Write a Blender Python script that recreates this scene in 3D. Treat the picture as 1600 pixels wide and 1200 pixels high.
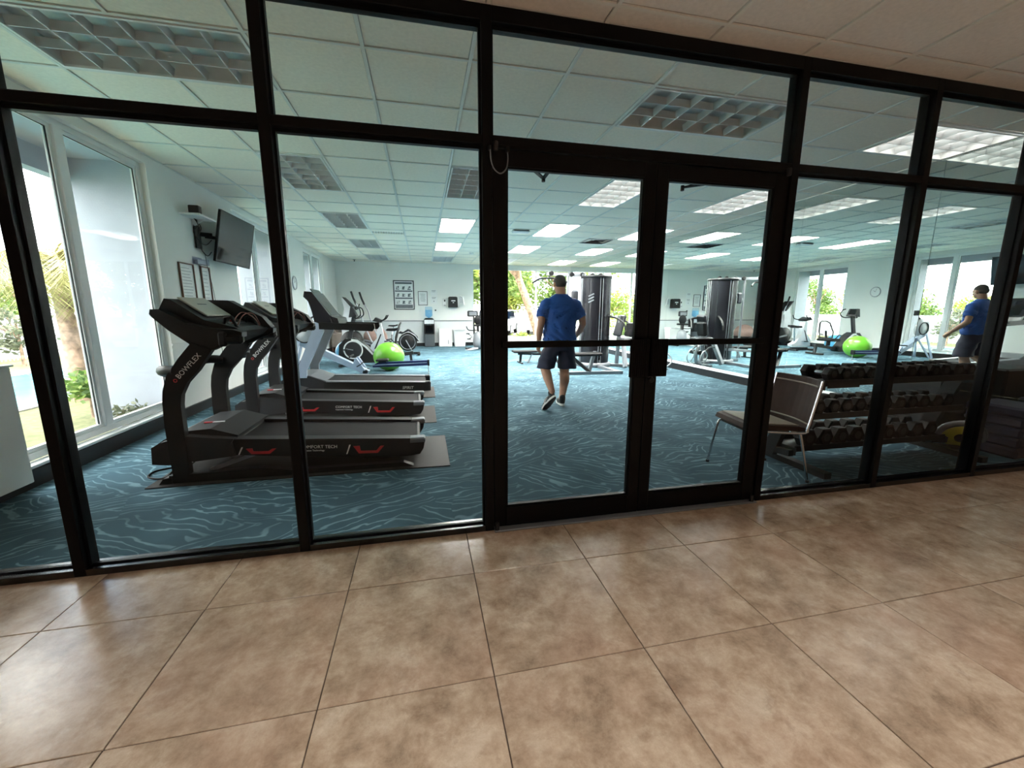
import bpy, bmesh, math, random
from mathutils import Vector, Matrix

random.seed(7)
for _o in list(bpy.data.objects):
    bpy.data.objects.remove(_o, do_unlink=True)
SC = bpy.context.scene
COL = SC.collection
PI = math.pi

# ------------------------------------------------------------------ camera
cam_data = bpy.data.cameras.new('camera')
cam = bpy.data.objects.new('camera', cam_data)
COL.objects.link(cam)
cam_data.sensor_width = 36.0
cam_data.lens = 633.676 / 1600.0 * 36.0
cam_data.clip_start = 0.03
cam_data.clip_end = 400
_yaw, _pitch, _roll = 0.2151528, 0.179523, 0.00265
_f = Vector((math.sin(_yaw) * math.cos(_pitch), math.cos(_yaw) * math.cos(_pitch), -math.sin(_pitch)))
_r = Vector((math.cos(_yaw), -math.sin(_yaw), 0))
_u = _r.cross(_f)
_r2 = _r * math.cos(_roll) + _u * math.sin(_roll)
_u2 = _u * math.cos(_roll) - _r * math.sin(_roll)
cam.matrix_world = Matrix(((_r2.x, _u2.x, -_f.x, 0.0), (_r2.y, _u2.y, -_f.y, -2.2675),
                           (_r2.z, _u2.z, -_f.z, 1.3333), (0, 0, 0, 1)))
SC.camera = cam

# ------------------------------------------------------------------ exposure, sky, sun
SC.view_settings.view_transform = 'Standard'
SC.view_settings.look = 'None'
SC.view_settings.exposure = 1.55
SC.view_settings.gamma = 1.0
SC.view_settings.use_curve_mapping = False
cy = SC.cycles
cy.max_bounces = 10
cy.diffuse_bounces = 6
cy.glossy_bounces = 5
cy.transmission_bounces = 4
cy.transparent_max_bounces = 24
cy.caustics_reflective = False
cy.caustics_refractive = False
cy.sample_clamp_indirect = 10.0
cy.use_denoising = True

SKY_STRENGTH = 4.4
LAMP_LIT = 25.0
LAMP_DIM = 0.8
LOBBY_FILL_W = 56.0  # power of the spot lamps added over the lobby
TROFFER_W = {'on': 96.0, 'dim': 2.2, 'off': 0.0}

world = bpy.data.worlds.new('sky')
SC.world = world
world.use_nodes = True
_nt = world.node_tree
_nt.nodes.clear()


def nd(nt, kind, **kw):
    n = nt.nodes.new(kind)
    for k, v in kw.items():
        if k.startswith('i_'):
            n.inputs[k[2:].replace('_', ' ')].default_value = v
        elif k.startswith('n_'):
            n.inputs[int(k[2:])].default_value = v
        else:
            setattr(n, k, v)
    return n


def ramp(nt, stops):
    n = nt.nodes.new('ShaderNodeValToRGB')
    el = n.color_ramp.elements
    while len(el) > 1:
        el.remove(el[-1])
    el[0].position = stops[0][0]
    el[0].color = (*stops[0][1], 1)
    for p, c in stops[1:]:
        e = el.new(p)
        e.color = (*c, 1)
    return n


def hexc(h):
    h = h.lstrip('#')
    out = []
    for i in (0, 2, 4):
        c = int(h[i:i + 2], 16) / 255
        out.append(c / 12.92 if c <= 0.04045 else ((c + 0.055) / 1.055) ** 2.4)
    return tuple(out)


# an even, bright tropical sky: blue with large white clouds, the same all round
_tc = nd(_nt, 'ShaderNodeTexCoord')
_mp = nd(_nt, 'ShaderNodeMapping')
_mp.inputs['Scale'].default_value = (1.0, 1.0, 2.4)
_mp.inputs['Location'].default_value = (0.35, 0.1, 0.2)
_nz = nd(_nt, 'ShaderNodeTexNoise', i_Scale=2.6, i_Detail=6.0, i_Roughness=0.55)
_cl = ramp(_nt, [(0.42, (0, 0, 0)), (0.56, (1, 1, 1))])
_sp = nd(_nt, 'ShaderNodeSeparateXYZ')
_gr = ramp(_nt, [(0.0, (0.30, 0.40, 0.46)), (0.12, (0.065, 0.13, 0.17)), (0.5, (0.03, 0.085, 0.16)), (1.0, (0.02, 0.06, 0.13))])
_mx = nd(_nt, 'ShaderNodeMix', data_type='RGBA')
_bg = nd(_nt, 'ShaderNodeBackground')
_bg.inputs['Strength'].default_value = SKY_STRENGTH
_wo = nd(_nt, 'ShaderNodeOutputWorld')
L = _nt.links.new
L(_tc.outputs['Generated'], _mp.inputs['Vector'])
L(_mp.outputs[0], _nz.inputs['Vector'])
L(_nz.outputs['Fac'], _cl.inputs['Fac'])
L(_tc.outputs['Generated'], _sp.inputs[0])
L(_sp.outputs['Z'], _gr.inputs['Fac'])
L(_cl.outputs['Color'], _mx.inputs['Factor'])
L(_gr.outputs['Color'], _mx.inputs['A'])
_mx.inputs['B'].default_value = (1.55, 1.52, 1.46, 1)
L(_mx.outputs['Result'], _bg.inputs['Color'])
L(_bg.outputs[0], _wo.inputs['Surface'])

sun_d = bpy.data.lights.new('sun', 'SUN')
sun_d.energy = 3.0
sun_d.angle = 0.012
sun_d.color = (1.0, 0.95, 0.86)
sun = bpy.data.objects.new('sun', sun_d)
COL.objects.link(sun)
sun.location = (30, -20, 50)
sun.rotation_euler = Vector((-0.42, 0.30, -0.85)).to_track_quat('-Z', 'Y').to_euler()

# unseen spot lamps added to light the lobby (all behind or above the viewer)
for _i, (_x, _y) in enumerate(((-1.6, -2.6), (1.0, -2.6), (3.6, -2.6), (6.0, -2.6), (-1.6, -4.2), (1.0, -4.2), (3.6, -4.2), (6.0, -4.2),
                               (-1.6, -6.1), (1.0, -6.1), (3.6, -6.1), (6.0, -6.1))):
    _d = bpy.data.lights.new('lobby_fill_lamp', 'SPOT')
    _d.energy = LOBBY_FILL_W * (1.25 if _x < 2 else 0.7)
    _d.spot_size = math.radians(100)
    _d.spot_blend = 0.7
    _d.shadow_soft_size = 0.07
    _d.color = (1.0, 0.975, 0.945)
    _o = bpy.data.objects.new('lobby_fill_lamp', _d)
    COL.objects.link(_o)
    _o.location = (_x, _y, 2.80)

# ------------------------------------------------------------------ materials
MATS = {}


def principled(name):
    m = bpy.data.materials.new(name)
    m.use_nodes = True
    nt = m.node_tree
    return m, nt, nt.nodes['Principled BSDF']


def mat(name, col, rough=0.5, metal=0.0, var=0.06, scale=14.0, bump=0.0, bscale=120.0, spec=0.5, coat=0.0):
    if name in MATS:
        return MATS[name]
    m, nt, b = principled(name)
    c = hexc(col) if isinstance(col, str) else col
    tc = nd(nt, 'ShaderNodeTexCoord')
    nz = nd(nt, 'ShaderNodeTexNoise', i_Scale=scale, i_Detail=3.0)
    nt.links.new(tc.outputs['Object'], nz.inputs['Vector'])
    lo = tuple(max(0, x * (1 - var)) for x in c)
    hi = tuple(min(1, x * (1 + var)) for x in c)
    rp = ramp(nt, [(0.3, lo), (0.7, hi)])
    nt.links.new(nz.outputs['Fac'], rp.inputs['Fac'])
    nt.links.new(rp.outputs['Color'], b.inputs['Base Color'])
    b.inputs['Roughness'].default_value = rough
    b.inputs['Metallic'].default_value = metal
    b.inputs['Specular IOR Level'].default_value = spec
    b.inputs['Coat Weight'].default_value = coat
    if bump:
        n2 = nd(nt, 'ShaderNodeTexNoise', i_Scale=bscale, i_Detail=2.0)
        nt.links.new(tc.outputs['Object'], n2.inputs['Vector'])
        bp = nd(nt, 'ShaderNodeBump', i_Strength=bump, i_Distance=0.01)
        nt.links.new(n2.outputs['Fac'], bp.inputs['Height'])
        nt.links.new(bp.outputs[0], b.inputs['Normal'])
    MATS[name] = m
    return m


def glass(name, tint=(0.96, 0.98, 0.97), ior=1.28):
    m = bpy.data.materials.new(name)
    m.use_nodes = True
    nt = m.node_tree
    nt.nodes.clear()
    tr = nd(nt, 'ShaderNodeBsdfTransparent')
    tr.inputs['Color'].default_value = (*tint, 1)
    gl = nd(nt, 'ShaderNodeBsdfGlossy', i_Roughness=0.0)
    fr = nd(nt, 'ShaderNodeFresnel', i_IOR=ior)
    geo = nd(nt, 'ShaderNodeNewGeometry')
    # back faces would otherwise read as total internal reflection
    mul = nd(nt, 'ShaderNodeMath', operation='MULTIPLY')
    inv = nd(nt, 'ShaderNodeMath', operation='SUBTRACT')
    inv.inputs[0].default_value = 1.0
    mx = nd(nt, 'ShaderNodeMixShader')
    out = nd(nt, 'ShaderNodeOutputMaterial')
    nt.links.new(geo.outputs['Backfacing'], inv.inputs[1])
    nt.links.new(fr.outputs[0], mul.inputs[0])
    nt.links.new(inv.outputs[0], mul.inputs[1])
    nt.links.new(mul.outputs[0], mx.inputs['Fac'])
    nt.links.new(tr.outputs[0], mx.inputs[1])
    nt.links.new(gl.outputs[0], mx.inputs[2])
    nt.links.new(mx.outputs[0], out.inputs['Surface'])
    MATS[name] = m
    return m


def emissive(name, col, strength):
    m = bpy.data.materials.new(name)
    m.use_nodes = True
    nt = m.node_tree
    b = nt.nodes['Principled BSDF']
    b.inputs['Base Color'].default_value = (0.8, 0.8, 0.8, 1)
    tc = nd(nt, 'ShaderNodeTexCoord')
    nz = nd(nt, 'ShaderNodeTexNoise', i_Scale=3.0)
    nt.links.new(tc.outputs['Object'], nz.inputs['Vector'])
    rp = ramp(nt, [(0.0, tuple(x * 0.97 for x in col)), (1.0, col)])
    nt.links.new(nz.outputs['Fac'], rp.inputs['Fac'])
    nt.links.new(rp.outputs['Color'], b.inputs['Emission Color'])
    b.inputs['Emission Strength'].default_value = strength
    MATS[name] = m
    return m


def carpet_mat():
    m, nt, b = principled('teal_patterned_carpet')
    N = nt.links.new
    geo = nd(nt, 'ShaderNodeNewGeometry')
    warp = nd(nt, 'ShaderNodeTexNoise', i_Scale=3.0, i_Detail=2.0)
    N(geo.outputs['Position'], warp.inputs['Vector'])
    sub = nd(nt, 'ShaderNodeVectorMath', operation='SUBTRACT')
    N(warp.outputs['Color'], sub.inputs[0])
    sub.inputs[1].default_value = (0.5, 0.5, 0.5)
    sc = nd(nt, 'ShaderNodeVectorMath', operation='SCALE')
    N(sub.outputs[0], sc.inputs[0])
    sc.inputs['Scale'].default_value = 0.16
    add = nd(nt, 'ShaderNodeVectorMath', operation='ADD')
    N(geo.outputs['Position'], add.inputs[0])
    N(sc.outputs[0], add.inputs[1])
    vo = nd(nt, 'ShaderNodeTexVoronoi', i_Scale=1.5)
    N(add.outputs[0], vo.inputs['Vector'])
    sep = nd(nt, 'ShaderNodeSeparateColor')
    N(vo.outputs['Color'], sep.inputs[0])
    ang = nd(nt, 'ShaderNodeMapRange')
    N(sep.outputs[0], ang.inputs['Value'])
    ang.inputs['To Min'].default_value = -0.9
    ang.inputs['To Max'].default_value = 0.95
    rot = nd(nt, 'ShaderNodeVectorRotate', rotation_type='Z_AXIS')
    N(add.outputs[0], rot.inputs['Vector'])
    N(ang.outputs[0], rot.inputs['Angle'])
    mp = nd(nt, 'ShaderNodeMapping')
    mp.inputs['Scale'].default_value = (2.2, 5.5, 1.0)
    N(rot.outputs[0], mp.inputs['Vector'])
    n1 = nd(nt, 'ShaderNodeTexNoise', i_Scale=1.0, i_Detail=3.0, i_Roughness=0.45, i_Distortion=0.3)
    N(mp.outputs[0], n1.inputs['Vector'])
    amp = nd(nt, 'ShaderNodeMath', operation='MULTIPLY')
    N(n1.outputs['Fac'], amp.inputs[0])
    amp.inputs[1].default_value = 4.6
    sx = nd(nt, 'ShaderNodeSeparateXYZ')
    N(rot.outputs[0], sx.inputs[0])
    fr = nd(nt, 'ShaderNodeMath', operation='MULTIPLY')
    N(sx.outputs['Y'], fr.inputs[0])
    fr.inputs[1].default_value = 13.0
    mul = nd(nt, 'ShaderNodeMath', operation='ADD')
    N(fr.outputs[0], mul.inputs[0])
    N(amp.outputs[0], mul.inputs[1])
    pp = nd(nt, 'ShaderNodeMath', operation='PINGPONG')
    N(mul.outputs[0], pp.inputs[0])
    pp.inputs[1].default_value = 0.5
    mr = nd(nt, 'ShaderNodeMapRange', interpolation_type='SMOOTHSTEP')
    N(pp.outputs[0], mr.inputs['Value'])
    mr.inputs['From Min'].default_value = 0.05
    mr.inputs['From Max'].default_value = 0.16
    mr.inputs['To Min'].default_value = 1.0
    mr.inputs['To Max'].default_value = 0.0
    n2 = nd(nt, 'ShaderNodeTexNoise', i_Scale=2.2, i_Detail=3.0)
    N(geo.outputs['Position'], n2.inputs['Vector'])
    mr2 = nd(nt, 'ShaderNodeMapRange')
    N(n2.outputs['Fac'], mr2.inputs['Value'])
    mr2.inputs['From Min'].default_value = 0.35
    mr2.inputs['From Max'].default_value = 0.65
    mr2.inputs['To Min'].default_value = 0.15
    mr2.inputs['To Max'].default_value = 0.85
    m2 = nd(nt, 'ShaderNodeMath', operation='MULTIPLY')
    N(mr.outputs[0], m2.inputs[0])
    N(mr2.outputs[0], m2.inputs[1])
    basec = ramp(nt, [(0.3, hexc('#3a5561')), (0.7, hexc('#4b6a78'))])
    N(n2.outputs['Fac'], basec.inputs['Fac'])
    mix = nd(nt, 'ShaderNodeMix', data_type='RGBA')
    N(m2.outputs[0], mix.inputs['Factor'])
    N(basec.outputs['Color'], mix.inputs['A'])
    mix.inputs['B'].default_value = (*hexc('#8aacb8'), 1)
    N(mix.outputs['Result'], b.inputs['Base Color'])
    b.inputs['Roughness'].default_value = 0.95
    b.inputs['Specular IOR Level'].default_value = 0.15
    n3 = nd(nt, 'ShaderNodeTexNoise', i_Scale=380.0)
    N(geo.outputs['Position'], n3.inputs['Vector'])
    bp = nd(nt, 'ShaderNodeBump', i_Strength=0.35, i_Distance=0.004)
    N(n3.outputs['Fac'], bp.inputs['Height'])
    N(bp.outputs[0], b.inputs['Normal'])
    MATS['carpet'] = m
    return m


def travertine_mat():
    m, nt, b = principled('travertine_tile')
    N = nt.links.new
    geo = nd(nt, 'ShaderNodeNewGeometry')
    oi = nd(nt, 'ShaderNodeObjectInfo')
    off = nd(nt, 'ShaderNodeVectorMath', operation='SCALE')
    off.inputs[0].default_value = (17.0, 9.0, 5.0)
    N(oi.outputs['Random'], off.inputs['Scale'])
    add = nd(nt, 'ShaderNodeVectorMath', operation='ADD')
    N(geo.outputs['Position'], add.inputs[0])
    N(off.outputs[0], add.inputs[1])
    n1 = nd(nt, 'ShaderNodeTexNoise', i_Scale=5.5, i_Detail=10.0, i_Roughness=0.74, i_Distortion=0.15)
    N(add.outputs[0], n1.inputs['Vector'])
    r1 = ramp(nt, [(0.32, hexc('#8d7864')), (0.45, hexc('#b29a83')), (0.55, hexc('#c3ad96')), (0.68, hexc('#d8c7b2'))])
    N(n1.outputs['Fac'], r1.inputs['Fac'])
    n2 = nd(nt, 'ShaderNodeTexNoise', i_Scale=12.0, i_Detail=10.0, i_Roughness=0.75, i_Distortion=0.3)
    N(add.outputs[0], n2.inputs['Vector'])
    r2 = ramp(nt, [(0.50, (0, 0, 0)), (0.64, (1, 1, 1))])
    N(n2.outputs['Fac'], r2.inputs['Fac'])
    mx = nd(nt, 'ShaderNodeMix', data_type='RGBA')
    fm = nd(nt, 'ShaderNodeMath', operation='MULTIPLY')
    N(r2.outputs['Color'], fm.inputs[0])
    fm.inputs[1].default_value = 0.32
    N(fm.outputs[0], mx.inputs['Factor'])
    N(r1.outputs['Color'], mx.inputs['A'])
    mx.inputs['B'].default_value = (*hexc('#7c5c45'), 1)
    n4 = nd(nt, 'ShaderNodeTexNoise', i_Scale=1.6, i_Detail=3.0)
    N(add.outputs[0], n4.inputs['Vector'])
    r4 = ramp(nt, [(0.5, (0, 0, 0)), (0.66, (0.2, 0.2, 0.2))])
    N(n4.outputs['Fac'], r4.inputs['Fac'])
    mx2 = nd(nt, 'ShaderNodeMix', data_type='RGBA')
    N(r4.outputs['Color'], mx2.inputs['Factor'])
    N(mx.outputs['Result'], mx2.inputs['A'])
    mx2.inputs['B'].default_value = (*hexc('#b98d7a'), 1)
    N(mx2.outputs['Result'], b.inputs['Base Color'])
    rr = nd(nt, 'ShaderNodeMapRange')
    N(n1.outputs['Fac'], rr.inputs['Value'])
    rr.inputs['To Min'].default_value = 0.13
    rr.inputs['To Max'].default_value = 0.22
    N(rr.outputs[0], b.inputs['Roughness'])
    bp = nd(nt, 'ShaderNodeBump', i_Strength=0.12, i_Distance=0.006)
    N(n2.outputs['Fac'], bp.inputs['Height'])
    N(bp.outputs[0], b.inputs['Normal'])
    MATS['travertine'] = m
    return m


def leaf_mat(name, c1, c2, trans=0.35):
    m = bpy.data.materials.new(name)
    m.use_nodes = True
    nt = m.node_tree
    b = nt.nodes['Principled BSDF']
    out = nt.nodes['Material Output']
    geo = nd(nt, 'ShaderNodeNewGeometry')
    rp = ramp(nt, [(0.0, hexc(c1)), (1.0, hexc(c2))])
    nt.links.new(geo.outputs['Random Per Island'], rp.inputs['Fac'])
    nt.links.new(rp.outputs['Color'], b.inputs['Base Color'])
    b.inputs['Roughness'].default_value = 0.55
    tl = nd(nt, 'ShaderNodeBsdfTranslucent')
    nt.links.new(rp.outputs['Color'], tl.inputs['Color'])
    mx = nd(nt, 'ShaderNodeMixShader')
    mx.inputs['Fac'].default_value = trans
    nt.links.new(b.outputs[0], mx.inputs[1])
    nt.links.new(tl.outputs[0], mx.inputs[2])
    nt.links.new(mx.outputs[0], out.inputs['Surface'])
    MATS[name] = m
    return m


def water_mat():
    m, nt, b = principled('pool_water')
    geo = nd(nt, 'ShaderNodeNewGeometry')
    nz = nd(nt, 'ShaderNodeTexNoise', i_Scale=1.2, i_Detail=3.0)
    nt.links.new(geo.outputs['Position'], nz.inputs['Vector'])
    rp = ramp(nt, [(0.3, hexc('#257a86')), (0.7, hexc('#3c97a1'))])
    nt.links.new(nz.outputs['Fac'], rp.inputs['Fac'])
    nt.links.new(rp.outputs['Color'], b.inputs['Base Color'])
    b.inputs['Roughness'].default_value = 0.25
    b.inputs['Specular IOR Level'].default_value = 0.15
    n2 = nd(nt, 'ShaderNodeTexNoise', i_Scale=6.0, i_Detail=2.0)
    nt.links.new(geo.outputs['Position'], n2.inputs['Vector'])
    bp = nd(nt, 'ShaderNodeBump', i_Strength=0.15, i_Distance=0.02)
    nt.links.new(n2.outputs['Fac'], bp.inputs['Height'])
    nt.links.new(bp.outputs[0], b.inputs['Normal'])
    MATS['water'] = m
    return m


def grass_mat():
    m, nt, b = principled('lawn')
    geo = nd(nt, 'ShaderNodeNewGeometry')
    nz = nd(nt, 'ShaderNodeTexNoise', i_Scale=9.0, i_Detail=8.0, i_Roughness=0.75)
    nt.links.new(geo.outputs['Position'], nz.inputs['Vector'])
    rp = ramp(nt, [(0.3, hexc('#50553a')), (0.5, hexc('#6f7149')), (0.7, hexc('#8d8a64'))])
    nt.links.new(nz.outputs['Fac'], rp.inputs['Fac'])
    nt.links.new(rp.outputs['Color'], b.inputs['Base Color'])
    b.inputs['Roughness'].default_value = 0.9
    MATS['lawn'] = m
    return m


M_FRAME = mat('black_anodised_aluminium', '#0a0a0c', 0.42, 0.0, spec=0.14, var=0.15, scale=5)
M_SILL = mat('satin_sill_aluminium', '#0c0c0f', 0.24, 0.0, spec=0.7, var=0.15)
M_BEAD = mat('glazing_gasket', '#060607', 0.6)
M_GLASS = glass('storefront_glass', (0.97, 0.977, 0.973))
M_WGLASS = glass('window_glass', (0.97, 0.985, 0.98))
M_WALL = mat('pale_sage_wall_paint', '#edeeea', 0.75, var=0.02, scale=3, bump=0.04)
M_WAINS = mat('white_wainscot_paint', '#dbe0e2', 0.6, var=0.02, scale=3)
M_WHITE = mat('white_paint', '#ecedec', 0.5, var=0.02, scale=4)
M_WIN = mat('white_window_aluminium', '#e9ebec', 0.4, var=0.02)
M_STUCCO = mat('white_exterior_stucco', '#a0a4ad', 0.85, var=0.04, scale=6, bump=0.15, bscale=60)
M_BASE = mat('black_vinyl_base', '#101216', 0.4, var=0.2)
M_CTILE = mat('ceiling_tile', '#f8f1e4', 0.9, var=0.05, scale=40, bump=0.12, bscale=220)
M_CTILE2 = mat('lobby_ceiling_tile', '#e4e1dd', 0.9, var=0.05, scale=40, bump=0.12, bscale=220)
M_TBAR = mat('ceiling_grid_steel', '#e4e5e0', 0.5, var=0.02)
M_GROUT = mat('dark_grout', '#5a4a3e', 0.9, var=0.1)
M_CARPET = carpet_mat()
M_TRAV = travertine_mat()
M_LOBBY = mat('lobby_wall_paint', '#b3a79c', 0.8, var=0.03)
M_MIRROR = mat('mirror_silver', (0.80, 0.87, 0.845), 0.0, 1.0, var=0.0)
M_LOUV = mat('specular_louver', '#cfd2d3', 0.38, 0.35, var=0.04)
M_TRAY = mat('troffer_tray', '#dcdedd', 0.5, 0.0, var=0.05)
M_LIT = emissive('lit_lamp', (1.0, 0.99, 0.95), LAMP_LIT)
M_DIM = emissive('dim_lamp', (1.0, 0.98, 0.93), LAMP_DIM)
M_BLACK = mat('black_plastic', '#141517', 0.45, spec=0.3, var=0.15)
M_BLACK2 = mat('satin_black_metal', '#131315', 0.42, 0.0, spec=0.3, var=0.12)
M_RUB = mat('black_rubber', '#09090a', 0.6, spec=0.25, var=0.2, bump=0.1)
M_BELT = mat('treadmill_belt', '#1d1d20', 0.7, spec=0.15, var=0.12, scale=30, bump=0.1, bscale=300)
M_DGREY = mat('dark_grey_plastic', '#26272a', 0.5, spec=0.3, var=0.08)
M_MGREY = mat('mid_grey_metal', '#7d8187', 0.4, 0.3, var=0.06)
M_LGREY = mat('light_grey_metal', '#9b9fa5', 0.38, 0.35, var=0.05)
M_SILVER = mat('silver_plastic', '#c9ccd0', 0.4, 0.2, var=0.04)
M_BLUEGREY = mat('pale_blue_grey_metal', '#aebdd2', 0.38, 0.2, var=0.04)
M_CHROME = mat('chrome', '#d5d7da', 0.12, 1.0, var=0.02)
M_RED = mat('red_plastic', '#c2262c', 0.4, var=0.06)
M_PRINT = mat('white_lettering', '#e6e6e6', 0.5, var=0.02)
M_INK = mat('grey_print', '#5d646b', 0.7, var=0.1)
M_INKL = mat('pale_grey_print', '#8f979d', 0.7, var=0.1)
M_INKD = mat('dark_print', '#33383e', 0.7, var=0.1)
M_PAPER = mat('white_paper', '#eceeee', 0.7, var=0.02)
M_TAPE = mat('blank_display', '#b9b8ae', 0.3, var=0.03)
M_MAT = mat('grey_vinyl_mat', '#2c2a29', 0.5, spec=0.1, var=0.08)
M_SCREEN = mat('glossy_black_screen', '#07080c', 0.06, var=0.1)
M_WOODF = mat('dark_brown_wood', '#6a4433', 0.45, var=0.2)
M_GREEN = mat('lime_green_vinyl', '#62a630', 0.3, var=0.05, scale=5)
M_BALLB = mat('sky_blue_vinyl', '#4f9fc9', 0.35, var=0.05)
M_NAVY = mat('navy_anodised_rail', '#1f2c5c', 0.3, 0.2, var=0.08)
M_VINYL = mat('black_upholstery', '#17181b', 0.55, spec=0.2, var=0.1)
M_GVINYL = mat('grey_upholstery', '#44464c', 0.55, spec=0.2, var=0.1)
M_BROWNV = mat('brown_vinyl_upholstery', '#33201a', 0.5, spec=0.12, var=0.12)
M_TAUPE = mat('taupe_vinyl', '#948b7e', 0.5, spec=0.2, var=0.08)
M_COUCH = mat('brown_grey_canvas', '#6d625a', 0.85, var=0.12, bump=0.2, bscale=40)
M_ROSE = mat('rosy_brown_leatherette', '#94776e', 0.6, var=0.08)
M_SHROUD = mat('smoked_shroud', '#202127', 0.25, 0.1, var=0.12, scale=3)
M_BOTTLE = glass('water_bottle_plastic', (0.80, 0.91, 0.98))
M_COOLG = mat('cooler_grey', '#4b5258', 0.45, var=0.05)
M_YEL = mat('yellow_plastic', '#c9c83a', 0.45, var=0.06)
M_ORG = mat('copper_wire', '#7a3a2c', 0.4, var=0.1)
M_ACRYL = glass('clear_acrylic', (0.86, 0.87, 0.92))
M_CONC = mat('pale_concrete', '#8f8d88', 0.85, var=0.06, scale=2)
M_BARK = mat('palm_bark', '#9c8270', 0.9, var=0.55, scale=9, bump=0.4, bscale=30)
M_LEAFY = leaf_mat('yellow_green_leaves', '#66802a', '#b4bb5c')
M_LEAFG = leaf_mat('green_leaves', '#44632e', '#92aa58')
M_LEAFD = leaf_mat('grey_green_leaves', '#414b3a', '#84876f')
M_PALM = leaf_mat('dry_palm_leaves', '#7d7a42', '#b8b07a')
M_LAWN = grass_mat()
M_WATER = water_mat()
M_SKIN = mat('skin', '#b98a72', 0.5, var=0.06, scale=20)
M_HAIR = mat('short_dark_grey_hair', '#463f3a', 0.7, var=0.2, scale=60)
M_SHIRT = mat('royal_blue_cotton', '#2359a8', 0.75, var=0.08, scale=12, bump=0.15, bscale=30)
M_SHORT = mat('navy_shorts_cloth', '#20233a', 0.75, var=0.1, bump=0.12, bscale=30)
M_SOLE = mat('white_sole_rubber', '#e3e3df', 0.5, var=0.03)
M_CARR = mat('red_car_paint', '#b4232a', 0.25, 0.2, coat=0.5)
M_CARW = mat('white_car_paint', '#dfe2e4', 0.25, 0.1, coat=0.5)
M_CARG = mat('grey_car_paint', '#5b636b', 0.25, 0.3, coat=0.5)

# ------------------------------------------------------------------ geometry helpers
ORG = {}


def worldloc(o):
    return ORG.get(o.name, Vector((0, 0, 0)))


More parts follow.
